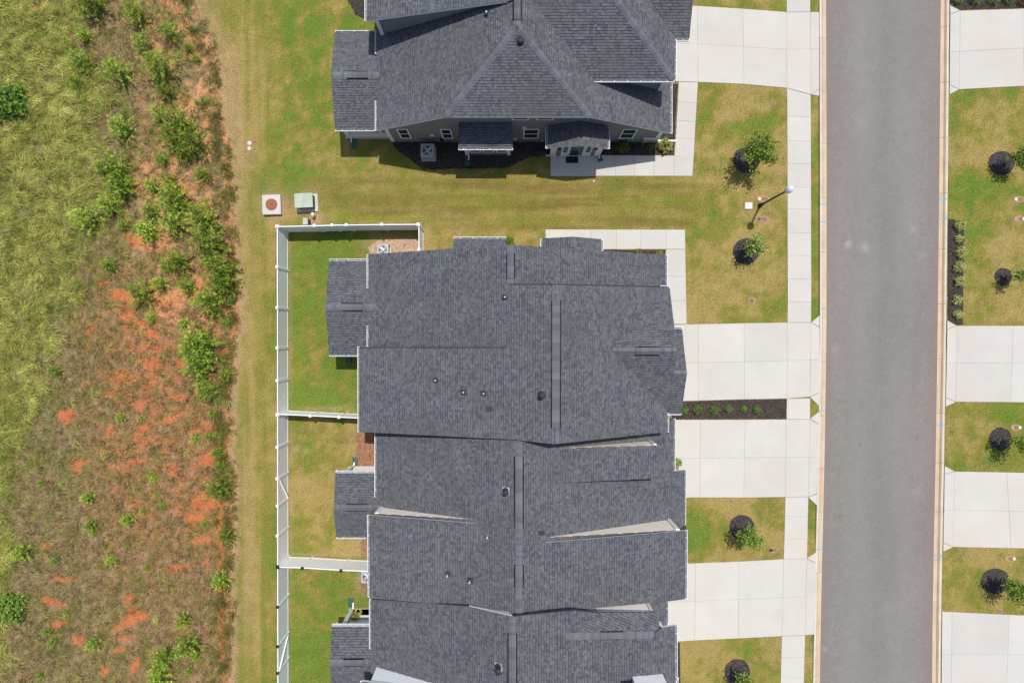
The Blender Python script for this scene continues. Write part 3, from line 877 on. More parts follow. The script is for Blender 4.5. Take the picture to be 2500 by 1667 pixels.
for a, b, pl in (((920, 76), (920, 131), A_W), ((920, 246), (920, 318.5), A_W), ((1637, 198), (1637, 325.5), A_E), ((1450, 195), (1646, 195), A_S2),
                 ((1647, 97), (1646, 196), A_E2), ((1650, 94), (1683, 94), A_S3), ((895, -60), (895, 50), A_W2), ((818, 79), (914, 79), AP_N),
                 ((818, 315), (914, 315), AP_S), ((1119, 361), (1252.5, 361), A_bay), ((1337, 312), (1337, 362), A_eW), ((1484.5, 312), (1484, 363), A_eE)):
    gutter(hA, pl, a, b)
ridge(hA, A_W.at(1263, -150), A_W.at(1263, 3), [A_W, A_E]); ridge(hA, A_W.at(1263, 49), A_W.at(1263, 63), [A_W, A_E])
ridge(hA, A_W.at(1263, -40), A_W.at(1263, 49), [A_W, A_E], vent=True)
ridge(hA, A_S.at(1087, 285), A_S.at(1263, 63), [A_W, A_S]); ridge(hA, A_S.at(1442, 285), A_S.at(1263, 63), [A_E, A_S])
ridge(hA, A_S2.at(1645, 195), A_S2.at(1434, -100), [A_S2, A_E2])
ridge(hA, AP_N.at(808, 183), AP_N.at(930, 183), [AP_N, AP_S]); ridge(hA, AP_N.at(846, 183), AP_N.at(898, 183), [AP_N, AP_S], vent=True, w=0.36)
mainA = lambda x, y: min(A_W.z(x, y), A_E.z(x, y), A_S.z(x, y))
WA = 12.58
walls(hA, [(-7.5, WA), (9.0, WA), (9.0, 19.9), (-7.5, 19.9)], mainA, M_taupe)
siding(hA, -7.5, 9.0, WA, -1, lambda x: 0.22, mainA, M_taupe)
walls(hA, [(-7.5, 17.64), (0.25, 17.64), (0.25, 19.9), (-7.5, 19.9)], lambda x, y: A_W2.z(x, y), M_taupe)
siding(hA, -7.45, -0.4, 17.64, -1, lambda x: max(0.2, A_W.z(x, 17.6)), lambda x, y: A_W2.z(x, y), M_taupe)
walls(hA, [(4.2, 14.55), (8.6, 14.55), (8.6, 19.9), (4.2, 19.9)], lambda x, y: min(A_S2.z(x, y), A_E2.z(x, y)), M_taupe)
siding(hA, 4.4, 8.6, 14.55, -1, lambda x: max(0.2, A_E.z(x, 14.5)), lambda x, y: A_S2.z(x, y), M_taupe)
walls(hA, [(6.5, 16.9), (9.3, 16.9), (9.3, 19.9), (6.5, 19.9)], lambda x, y: A_S3.z(x, y), M_taupe)
walls(hA, [(-2.9, 11.73), (-0.1, 11.73), (-0.1, 12.7), (-2.9, 12.7)], lambda x, y: A_bay.z(x, y), M_taupe)
walls(hA, [(2.45, 11.72), (5.42, 11.72), (5.42, 12.7), (2.45, 12.7)], lambda x, y: min(A_eW.z(x, y), A_eE.z(x, y)), M_taupe)
siding(hA, 2.45, 5.42, 11.72, -1, lambda x: 0.1, lambda x, y: min(A_eW.z(x, y), A_eE.z(x, y)), M_taupe)
fb = MB(); fb.box(-7.53 - 0.3, 9.03 - 0.3, WA - 0.035 - 17.5, WA - 0.002 - 17.5, 0, 0.22); fb.build('foundation', M_found, hA)
corner_board(hA, -7.45, WA - 0.03, 0.2, 3.30); corner_board(hA, 8.95, WA - 0.03, 1.0, 2.85); corner_board(hA, -7.42, 17.6, 3.4, 5.45); corner_board(hA, 8.52, 14.52, 3.0, 5.2)
sv = MB(); sv.box(8.15 - 0.3, 9.06 - 0.3, WA - 0.1 - 17.5, WA - 0.03 - 17.5, 0.0, 0.85); so = sv.build('stone_veneer', M_stone, hA)
cp = MB(); cp.box(8.1 - 0.3, 9.12 - 0.3, WA - 0.15 - 17.5, WA - 0.03 - 17.5, 0.852, 0.93); cp.build('cap_stone', M_white, so)
for x0, x1 in ((-6.85, -6.17), (-4.27, -3.61), (0.67, 1.62), (6.56, 7.45)):
    window(hA, x0, x1, 0.80, 2.48, WA - 0.02)
for x0, x1 in ((0.0, 0.95), (1.36, 2.36)):
    window(hA, x0, x1, 4.08, 5.2, WA - 0.02)
for k in range(3):
    window(hA, -2.62 + k * 0.82, -1.92 + k * 0.82, 0.75, 2.3, 11.71)
corner_board(hA, -2.80, 11.70, 0.15, 2.95); corner_board(hA, -0.2, 11.70, 0.15, 2.95)
corner_board(hA, 2.58, 11.69, 0.06, 3.0, w=0.15); corner_board(hA, 5.28, 11.69, 0.06, 3.0, w=0.15)
# entry door with side lights
dr = MB()
for x0, x1, z0, z1 in ((3.02, 4.86, 2.17, 2.28), (3.02, 3.10, 0.1, 2.17), (4.78, 4.86, 0.1, 2.17), (3.38, 3.46, 0.1, 2.17), (4.42, 4.50, 0.1, 2.17)):
    dr.box(x0 - 0.3, x1 - 0.3, 11.60 - 17.5, 11.70 - 17.5, z0, z1)
do = dr.build('door_frame', M_white, hA)
db = MB(); db.box(3.46 - 0.3, 4.42 - 0.3, 11.62 - 17.5, 11.68 - 17.5, 0.1, 2.17); db.build('door', M_white, do)
dg = MB(); dg.box(3.55 - 0.3, 4.33 - 0.3, 11.605 - 17.5, 11.617 - 17.5, 0.32, 2.08); dg.build('glass', M_doorglass, do)
for x0 in (3.10, 4.50):
    sl = MB(); sl.box(x0 - 0.3, x0 + 0.28 - 0.3, 11.63 - 17.5, 11.67 - 17.5, 0.1, 0.85); sl.build('side_panel', M_white, do)
    gl = MB()
    gl.box(x0 + 0.05 - 0.3, x0 + 0.23 - 0.3, 11.635 - 17.5, 11.65 - 17.5, 0.852, 2.17); gl.build('side_light', M_glass, do)
    for k in range(3):
        mu = MB(); mu.box(x0 - 0.3, x0 + 0.28 - 0.3, 11.62 - 17.5, 11.633 - 17.5, 1.15 + k * 0.33, 1.18 + k * 0.33); mu.build('muntin', M_white, do)
hd = MB(); hd.tube([Vector((3.52 - 0.3, 11.56 - 17.5, 1.05)), Vector((3.62 - 0.3, 11.56 - 17.5, 1.05))], 0.02, 8); hd.build('door_handle', M_flash, do)
for x in (2.85, 5.08):
    lm = MB(); lm.lathe([(0.02, 0), (0.09, 0.03), (0.07, 0.24), (0.1, 0.26), (0.02, 0.33)], 8, (x - 0.3, 11.58 - 17.5, 1.75)); lm.build('wall_lantern', M_black, hA)
for x, z, s in ((0.72, 2.75, 0.12), (-4.85, 1.35, 0.13), (8.0, 2.75, 0.11), (0.2, 0.65, 0.12), (1.9, 0.35, 0.06)):
    wb = MB(); wb.box(x - s - 0.3, x + s - 0.3, WA - 0.12 - 17.5, WA - 0.03 - 17.5, z, z + s * 1.2); wb.build('wall_box', M_white, hA)
eb = MB(); eb.box(-4.75, -4.55, WA - 0.14 - 17.5, WA - 0.03 - 17.5, 0.5, 0.8); eb.build('electric_box', M_black, hA)
# rear porch of house A: slab, knee wall, posts
pb = MB(); pb.box(-10.45 - 0.3, -7.5 - 0.3, 12.75 - 17.5, 17.9 - 17.5, 0, 0.12); pb.build('porch_slab', M_conc, hA)
kw = MB(); kw.box(-10.35 - 0.3, -7.55 - 0.3, 12.85 - 17.5, 12.97 - 17.5, 0.12, 0.62); kw.build('knee_wall', M_beige, hA)
for x, y in ((-10.3, 12.95), (-10.3, 17.75), (-10.3, 15.35)):
    pp = MB(); pp.box(x - 0.09 - 0.3, x + 0.09 - 0.3, y - 0.09 - 17.5, y + 0.09 - 17.5, 0.122, 2.55 if abs(y - 15.35) > 1 else 3.3); pp.build('porch_post', M_white, hA)
bm = MB(); bm.box(-10.4 - 0.3, -7.6 - 0.3, 12.84 - 17.5, 12.99 - 17.5, 2.32, 2.58); bm.build('porch_beam', M_white, hA)
downspout(hA, [(-10.35, 12.58, 2.5), (-10.1, 12.82, 2.2), (-10.1, 12.82, 0.15), (-10.1, 12.5, 0.08)])
downspout(hA, [(-2.85, 11.22, 2.9), (-2.72, 11.66, 2.6), (-2.72, 11.66, 0.15), (-2.72, 11.4, 0.08)])
downspout(hA, [(2.1, 11.5, 2.95), (2.4, 11.66, 2.6), (2.4, 11.66, 0.15), (2.12, 11.66, 0.08)])
downspout(hA, [(5.6, 11.4, 2.95), (5.46, 11.66, 2.6), (5.46, 11.66, 0.15), (5.5, 11.5, 0.08)])
downspout(hA, [(9.3, 12.4, 2.75), (9.1, 12.66, 2.5), (9.1, 12.66, 0.14), (9.2, 12.60, 0.09), (10.35, 12.60, 0.07)], 0.11)
vent_pipe(hA, A_W, 1188, 37, 0.35); vent_pipe(hA, A_S, 1270.6, 102, 0.2, big=True)
splash_block(864, 353, 0.22, 0.58, 0.0, 'green splash block beside the rear porch of the grey house')
splash_block(1140, 397, 0.2, 0.42, 0.0, 'green splash block below the bay window of the grey house')
splash_block(1326, 375.5, 0.2, 0.46, -math.pi / 2, 'green splash block left of the grey house entry door')
splash_block(1464, 387, 0.2, 0.42, 0.27, 'green splash block lying on the front walk right of the entry')

# ------------------------------------------------------------------ townhouse row: unit 1 (with the long ridge vent)
u1 = empty('townhouse', (0.3, 0, 0), label='end townhouse with the longest ridge vent, in the middle of the photo', cat='townhouse', group='attached townhouses')
NW = Plane(7.1, -0.08, 0, 0.44); NE = Plane(7.1, -0.08, 0, -0.424); SW_ = Plane(7.1, 0, 0, 0.32); SE = Plane(7.8, 2.2, 0, -0.5)
G1N = Plane(6.25, 0, -0.44, 0, -0.487); G1S = Plane(6.25, 0, -0.44, 0, 0.487); G2N = Plane(5.55, 0, -1.65, 0, -0.417); G2S = Plane(5.55, 0, -1.65, 0, 0.417)
slope(u1, NW, [(900, 621), (1246, 597.4), (1246, 870), (900, 870)], trim=(0, 3))
slope(u1, NE, [(1246, 597.4), (1625, 622.5), (1625, 760), (1246, 760)], trim=(0, 1))
slope(u1, SW_, [(877, 848), (1240, 848), (1247, 693), (1358, 693), (1353, 1084), (1250, 1072.5), (877.5, 1054)], trim=(4, 5, 6))
slope(u1, SE, [(1358, 694), (1629, 700), (1629, 1055), (1597, 1057.5), (1353, 1084)], trim=(0, 1, 2, 3))
slope(u1, G1N, [(1494, 857), (1612, 701), (1635, 703), (1653, 857)], trim=(1, 2)); slope(u1, G1S, [(1494, 857), (1653, 857), (1634, 1007), (1626, 1005)], trim=(1,))
slope(u1, G2N, [(1633, 803), (1665, 803), (1677, 912), (1644, 912)], trim=(0, 1)); slope(u1, G2S, [(1644, 912), (1677, 912), (1663.5, 1008), (1633, 1008)], trim=(1, 2))
P1N = Plane(3.74, 0, 1.965, 0, -0.296); P1S = Plane(3.74, 0, 1.965, 0, 0.296)
slope(u1, P1N, [(804, 637), (900, 637), (900, 690), (922, 749.5), (794, 749.5)], trim=(0, 4)); slope(u1, P1S, [(794, 749.5), (922, 749.5), (900, 805), (900, 865), (804, 865)], trim=(3, 4))
bay1 = Plane(3.0, 0, 6.03, 0, -0.48); e1W = Plane(3.8, 3.5, 0, 0.43); e1E = Plane(3.8, 3.5, 0, -0.43)
slope(u1, bay1, [(1107, 583), (1235, 583), (1235, 612), (1107, 612)], trim=(0, 1, 3))
slope(u1, e1W, [(1324, 582), (1400, 578), (1400, 628), (1324, 628)], trim=(0, 3)); slope(u1, e1E, [(1400, 578), (1468, 584), (1468, 628), (1400, 628)], trim=(0, 1))
for a, b, pl in (((900, 621), (900, 703), NW), ((900, 796), (900, 846), NW), ((1625, 622), (1625, 700), NE), ((877.5, 846), (878, 1054), SW_), ((1629, 1008), (1628, 1055), SE),
                 ((1613, 701.5), (1635, 703), G1N), ((1646, 803), (1665, 803), G2N), ((1630, 1008), (1663.5, 1008), G2S), ((804, 637), (897, 637), P1N), ((804, 865), (872, 865), P1S),
                 ((1107, 583), (1235, 583), bay1), ((1324, 583), (1324, 603), e1W), ((1468, 585), (1468, 612), e1E)):
    gutter(u1, pl, a, b)
ridge(u1, NW.at(1246, 598), NW.at(1246, 692), [NW, NE]); ridge(u1, NW.at(1247, 618), NW.at(1247, 680), [NW, NE], vent=True)
ridge(u1, SE.at(1358, 694), SE.at(1357, 1083), [SW_, SE]); ridge(u1, SE.at(1358, 732), SE.at(1357, 1045), [SW_, SE], vent=True, w=0.40)
ridge(u1, G1N.at(1496, 857), G1N.at(1652, 857), [G1N, G1S]); ridge(u1, G1N.at(1552, 857), G1N.at(1611, 857), [G1N, G1S], vent=True, w=0.38)
ridge(u1, G2N.at(1645, 912), G2N.at(1677, 912), [G2N, G2S]); ridge(u1, P1N.at(794, 749.5), P1N.at(922, 749.5), [P1N, P1S]); ridge(u1, P1N.at(834, 749.5), P1N.at(886, 749.5), [P1N, P1S], vent=True, w=0.36)
ridge(u1, e1W.at(1400, 578), e1W.at(1400, 604), [e1W, e1E])
for pl, a, b in ((SW_, (878, 848), (1238, 848)), (SW_, (1247, 694), (1357, 693.5)), (SE, (1359, 694), (1612, 699.6))):
    A, B = pl.at(*a) - u1.location, pl.at(*b) - u1.location
    fl = MB(); fl.bar(A + Vector((0, 0, 0.02)), B + Vector((0, 0, 0.02)), 0.05, 0.05); fl.build('drip_edge', M_under, u1)
mn = lambda *pls: (lambda x, y: min(p.z(x, y) for p in pls))
walls(u1, [(-7.85, 4.55), (8.45, 4.55), (8.45, -1.2), (-7.85, -1.2)], mn(NW, NE), M_taupe)
walls(u1, [(-8.35, -0.7), (2.2, -0.7), (2.2, -4.8), (-8.35, -4.8)], mn(SW_), M_taupe)
walls(u1, [(0.4, 2.7), (8.1, 2.7), (8.1, -4.8), (0.4, -4.8)], mn(SW_, SE), M_taupe)
walls(u1, [(6.8, 2.7), (8.45, 2.7), (8.45, -3.6), (6.8, -3.6)], mn(G1N, G1S), M_taupe); walls(u1, [(7.5, 0.35), (9.15, 0.35), (9.15, -3.65), (7.5, -3.65)], mn(G2N, G2S), M_taupe)
walls(u1, [(-3.2, 5.6), (-0.5, 5.6), (-0.5, 4.5), (-3.2, 4.5)], mn(bay1), M_taupe); walls(u1, [(2.0, 5.55), (5.0, 5.55), (5.0, 4.5), (2.0, 4.5)], mn(e1W, e1E), M_taupe)
for y in (0.45 - 4.1, ):
    gd = MB()
    for k in range(4): gd.box(9.155 - 0.3, 9.19 - 0.3, y + 0.15, y + 3.85, 0.05 + k * 0.54, 0.57 + k * 0.54)
    gd.build('garage_door', M_white, u1)
def porch(h, x0, x1, y0, y1, zt, sides):
    b = h.location
    m = MB(); m.box(x0 - b.x, x1 - b.x, y0 - b.y, y1 - b.y, 0, 0.10); m.build('porch_slab', M_conc, h)
    for x, y in ((x0 + 0.12, y0 + 0.12), (x0 + 0.12, y1 - 0.12)):
        m = MB(); m.box(x - 0.09 - b.x, x + 0.09 - b.x, y - 0.09 - b.y, y + 0.09 - b.y, 0.102, zt); m.build('porch_post', M_white, h)
    for y in (y0 + 0.12, y1 - 0.12):
        m = MB(); m.box(x0 + 0.03 - b.x, x1 - b.x, y - 0.07 - b.y, y + 0.07 - b.y, zt - 0.25, zt - 0.004); m.build('porch_beam', M_white, h)
porch(u1, -10.4, -7.9, -0.5, 4.4, 2.85, 0)
downspout(u1, [(-10.1, -0.85, 2.8), (-9.9, -0.42, 2.4), (-9.9, -0.42, 0.12), (-9.9, -0.75, 0.08)])
splash_block(851, 878, 0.2, 0.42, 0.0, 'green splash block in the porch shadow of the first fenced yard')
vent_pipe(u1, SW_, 1232.5, 726, 0.28); vent_pipe(u1, SW_, 1063.8, 928, 0.28); vent_pipe(u1, SW_, 1132, 957, 0.28); vent_pipe(u1, SW_, 1181, 960, 0.28)
box_vent(u1, SW_, 1195, 996); vent_pipe(u1, SW_, 1322, 964, 0.55, big=True)

# ------------------------------------------------------------------ unit 2
u2 = empty('townhouse', (0.3, -7.5, 0), label='townhouse south of the end unit, with a thin beige wall sliver on its front roof', cat='townhouse', group='attached townhouses')
UW = Plane(3.3, -7.86, 0, 0.456); UE = Plane(7.05, 0.36, 0, -0.46); D2 = Plane(6.2, 2.2, 0, -0.2)
slope(u2, UW, [(919, 1048), (1267, 1065), (1267, 1291), (1168, 1281), (1168, 1300), (919, 1290)], trim=(5,))
slope(u2, UE, [(1267, 1065), (1500, 1022), (1645, 1022), (1645, 1150), (1671, 1147), (1671, 1281), (1600, 1335), (1321, 1340), (1321, 1326), (1267, 1331)], trim=(2, 3, 4, 5))
slope(u2, D2, [(1335, 1098.5), (1611, 1086.5), (1611, 1167), (1352, 1179)], trim=(0, 2), thick=0.07)
P2N = Plane(3.42, 0, -9.55, 0, -0.30); P2S = Plane(3.42, 0, -9.55, 0, 0.30)
slope(u2, P2N, [(819, 1154), (919, 1154), (919, 1215), (927, 1239), (815, 1239)], trim=(0, 4)); slope(u2, P2S, [(815, 1239), (927, 1239), (919, 1260), (919, 1310), (821, 1310)], trim=(3, 4))
for a, b, pl in (((919, 1056), (919, 1213), UW), ((1645, 1022), (1645, 1149), UE), ((1671, 1147), (1670, 1281), UE), ((819, 1154), (914, 1154), P2N), ((821, 1310), (893, 1310), P2S)):
    gutter(u2, pl, a, b)
ridge(u2, UW.at(1267, 1076), UW.at(1267, 1325), [UW, UE]); ridge(u2, UW.at(1267, 1114), UW.at(1267, 1290), [UW, UE], vent=True, w=0.38)
ridge(u2, P2N.at(815, 1239), P2N.at(927, 1239), [P2N, P2S]); ridge(u2, P2N.at(844, 1239), P2N.at(896, 1239), [P2N, P2S], vent=True, w=0.34)
walls(u2, [(-7.45, -4.85), (9.0, -4.85), (9.0, -10.3), (-7.45, -10.3)], mn(UW, UE), M_beige)
walls(u2, [(1.5, -5.72), (7.95, -5.72), (7.95, -7.4), (1.5, -7.4)], mn(D2), M_beige, off=0.1)
siding(u2, 2.3, 7.95, -5.72, 1, lambda x: UE.z(x, -5.7) + 0.01, lambda x, y: D2.z(x, y), M_beige)
corner_board(u2, 7.9, -5.69, 3.6, 4.92, w=0.09)
walls(u2, [(8.0, -7.75), (9.75, -7.75), (9.75, -10.3), (8.0, -10.3)], mn(UE), M_beige)
porch(u2, -10.3, -7.5, -11.2, -7.85, 2.75, 0)
pt = MB(); p0, p1 = P(861, 1151) - u2.location, P(916, 1137) - u2.location
pt.box(p0.x, p1.x, p0.y, p1.y, 0, 0.09); pt.build('patio_slab', M_conc, u2)
downspout(u2, [(-10.3, -7.55, 2.75), (-9.95, -7.80, 2.4), (-9.95, -7.80, 0.15), (-9.9, -7.6, 0.08)])
splash_block(867.5, 1126, 0.24, 0.56, math.pi - 0.05, 'green splash block at the bark bed of the second fenced yard')
vent_pipe(u2, UW, 1235, 1198, 0.55, big=True, plate=M_flash)
for y in (-8.0,):
    gd = MB()
    for k in range(4): gd.box(9.76 - 0.3, 9.79 - 0.3, -10.1 + 7.5, -8.0 + 7.5, 0.05 + k * 0.5, 0.53 + k * 0.5)
    gd.build('garage_door', M_white, u2)

# ------------------------------------------------------------------ unit 3
u3 = empty('townhouse', (0.3, -12, 0), label='townhouse with large beige side walls showing above its neighbour roof', cat='townhouse', group='attached townhouses')
U3W = Plane(UW.z(-1.8, 0), -1.8, 0, 0.205); U3E = Plane(UE.z(1.54, 0), 1.54, 0, -0.18)
slope(u3, U3W, [(901, 1257), (1120, 1274), (1168, 1279), (1168, 1483), (1145, 1480), (903, 1459)], trim=(0, 1, 4, 5), thick=0.09)
slope(u3, UW, [(1168, 1281.4), (1267, 1291.4), (1267, 1500), (1168, 1483)]); slope(u3, UE, [(1267, 1331.4), (1321, 1326.4), (1321, 1495.5), (1267, 1500)])
slope(u3, U3E, [(1321, 1325.5), (1656, 1296), (1674, 1294), (1673, 1461.5), (1629, 1467.5), (1321, 1495.5)], trim=(0, 1, 2, 3, 4), thick=0.09)
gutter(u3, U3W, (901, 1257), (903, 1458)); gutter(u3, U3E, (1674, 1294), (1673, 1461))
ridge(u3, UW.at(1267, 1326), UW.at(1267, 1499), [UW, UE]); ridge(u3, UW.at(1267, 1379), UW.at(1267, 1436), [UW, UE], vent=True, w=0.38)
walls(u3, [(-7.55, -9.55), (-2.2, -9.55), (-2.2, -13.9), (-7.55, -13.9)], mn(U3W), M_beige)
walls(u3, [(-2.2, -9.8), (2.0, -10.6), (2.0, -13.9), (-2.2, -13.9)], mn(UW, UE), M_beige, off=0.3)
walls(u3, [(2.0, -10.38), (9.2, -10.38), (9.2, -13.9), (2.0, -13.9)], mn(U3E), M_beige)
siding(u3, -7.55, -2.0, -9.55, 1, lambda x: UW.z(x, -9.6) + 0.02, lambda x, y: U3W.z(x, y), M_beige)
siding(u3, 1.7, 9.2, -10.38, 1, lambda x: max(0.1, UE.z(x, -10.4) + 0.02) if x < 9.6 else 0.1, lambda x, y: U3E.z(x, y), M_beige)
corner_board(u3, -7.5, -9.52, 3.3, 4.75); corner_board(u3, 9.12, -10.35, 2.9, 5.05)
vent_pipe(u3, U3W, 1190, 1307, 0.40); vent_pipe(u3, U3W, 1093, 1400, 0.42); vent_pipe(u3, U3W, 1147, 1415, 0.42); box_vent(u3, UE, 1322.7, 1300)
gd = MB()
for k in range(4): gd.box(9.21 - 0.3, 9.24 - 0.3, -13.7 + 12, -10.8 + 12, 0.05 + k * 0.54, 0.57 + k * 0.54)
gd.build('garage_door', M_white, u3)

# ------------------------------------------------------------------ unit 4 and the start of unit 5
u4 = empty('townhouse', (0.3, -16.5, 0), label='townhouse near the bottom edge with white siding dormer on its front roof', cat='townhouse', group='attached townhouses')
U4W = Plane(7.75, 0, 0, 0.5); U4E = Plane(7.75, 0, 0, -0.16)
g1, g2 = U4E.at(1382, 1553), U4E.at(1595, 1549)
U4G = plane3(g1, g2, P(1604, 1493.5, 6.08)); U4L = Plane(3.0, 9.05, 0, -0.4)
slope(u4, U4W, [(1251, 1504), (1145, 1479.5), (906, 1462), (906, 1760), (1251, 1800)], trim=(0, 2))
slope(u4, U4E, [(1251, 1504), (1400, 1489), (1450, 1494.5), (1382, 1553), (1595, 1549), (1615, 1531), (1649, 1526.5), (1649, 1780), (1251, 1800)], trim=(5, 6))
slope(u4, U4G, [(1382, 1553), (1450, 1494.5), (1604, 1493.5), (1612, 1535), (1595, 1549)], thick=0.08)
slope(u4, U4L, [(1575, 1468), (1628, 1469), (1628, 1527), (1575, 1532)], trim=(1,))
P4N = Plane(3.5, 0, -18.45, 0, -0.32); P4S = Plane(3.5, 0, -18.45, 0, 0.32)
slope(u4, P4N, [(810, 1528), (906, 1528), (906, 1600), (920, 1617), (805.5, 1617)], trim=(0, 4)); slope(u4, P4S, [(805.5, 1617), (920, 1617), (906, 1640), (906, 1707), (811, 1707)], trim=(3, 4))
for a, b, pl in (((906, 1462), (906, 1584), U4W), ((1649, 1527), (1649, 1654), U4E), ((1628, 1469), (1628, 1525), U4L), ((810, 1528), (903, 1528), P4N)):
    gutter(u4, pl, a, b)
ridge(u4, U4W.at(1251, 1505), U4W.at(1251, 1790), [U4W, U4E]); ridge(u4, U4W.at(1251, 1547), U4W.at(1251, 1760), [U4W, U4E], vent=True, w=0.38)
ridge(u4, g1, g2, [U4E, U4G]); ridge(u4, g1.lerp(g2, 0.39), g1.lerp(g2, 0.65), [U4E, U4G], vent=True, w=0.32)
ridge(u4, P4N.at(805.5, 1617), P4N.at(920, 1617), [P4N, P4S]); ridge(u4, P4N.at(838, 1617), P4N.at(888, 1617), [P4N, P4S], vent=True, w=0.34)
walls(u4, [(-7.75, -14.2), (0, -14.2), (0, -18.4), (-7.75, -18.4)], mn(U4W), M_wsiding); walls(u4, [(0, -14.3), (3.4, -14.3), (3.4, -18), (0, -18)], mn(U4E), M_wsiding, off=0.2)
walls(u4, [(4.2, -14.7), (7.65, -14.7), (7.65, -18), (4.2, -18)], mn(U4G, U4E), M_wsiding); walls(u4, [(7, -16.2), (8.6, -16.2), (8.6, -18), (7, -18)], mn(U4E), M_wsiding)
siding(u4, 4.6, 7.65, -14.66, 1, lambda x: 3.4, lambda x, y: U4G.z(x, y), M_wsiding, e=0.2); corner_board(u4, 7.58, -14.62, 3.4, 5.9, w=0.08)
siding(u4, -2.9, -0.05, -14.16, 1, lambda x: UW.z(x, -14.1) - 0.3, lambda x, y: U4W.z(x, y), M_white)
porch(u4, -10.2, -7.8, -20.5, -16.8, 2.8, 0)
pt = MB(); p0, p1 = P(853, 1499) - u4.location, P(908, 1483.5) - u4.location
pt.box(p0.x, p1.x, p0.y, p1.y, 0, 0.1); pt.build('patio_slab', M_conc, u4)
pv = MB(); p0, p1 = P(856, 1511) - u4.location, P(912, 1511) - u4.location
for k in range(7): pv.box(p0.x, p1.x, p0.y - 0.04, p0.y, 0.12 + k * 0.16, 0.272 + k * 0.16)
pv.box(p0.x, p1.x, p0.y - 0.44, p0.y - 0.045, 1.20, 1.24)
pv.build('privacy_panel', M_vinyl, u4)
downspout(u4, [(-10.3, -16.5, 2.8), (-9.9, -16.75, 2.5), (-9.98, -16.78, 0.15), (-9.98, -16.4, 0.08)])
splash_block(857, 1470, 0.24, 0.55, math.pi, 'green splash block at the patio of the last fenced yard')
vent_pipe(u4, U4W, 1217, 1627, 0.6, big=True, plate=M_flash)
u5 = empty('townhouse', (0.3, -20, 0), label='white-sided townhouse cut off by the bottom edge of the photo', cat='townhouse', group='attached townhouses')
U5W = Plane(5.6, -7.9, 0, 0.25); U5E = Plane(7.9, 8.3, 0, -0.10)
slope(u5, U5W, [(885, 1662.5), (1060, 1686), (1251, 1712), (1251, 1900), (885, 1900)], trim=(0, 1, 4)); slope(u5, U5E, [(1251, 1715), (1530, 1700), (1535, 1676), (1638, 1674), (1638, 1900), (1251, 1900)], trim=(0, 1, 2), thick=0.09)
gutter(u5, U5W, (885, 1662), (885, 1800))
walls(u5, [(-7.7, -18.5), (0, -18.5), (0, -23), (-7.7, -23)], mn(U5W), M_wsiding); walls(u5, [(6.3, -17.55), (7.95, -17.55), (7.95, -23), (6.3, -23)], mn(U5E), M_wsiding); walls(u5, [(0, -18.3), (6.4, -18.3), (6.4, -23), (0, -23)], mn(U5E), M_wsiding)
siding(u5, -7.7, -0.2, -18.5, 1, lambda x: U4W.z(x, -18.4) + 0.01, lambda x, y: U5W.z(x, y), M_wsiding, e=0.2)
siding(u5, 6.3, 7.95, -17.55, 1, lambda x: U4E.z(x, -17.5) + 0.01, lambda x, y: U5E.z(x, y), M_wsiding, e=0.2)
EXCL += [[(955, 344), (1600, 340), (1600, -300), (955, -300)], [(845, 340), (960, 340), (960, 140), (845, 140)], [(945, 660), (1580, 660), (1640, 760), (1640, 1560), (940, 1700), (925, 1000), (945, 850)]]

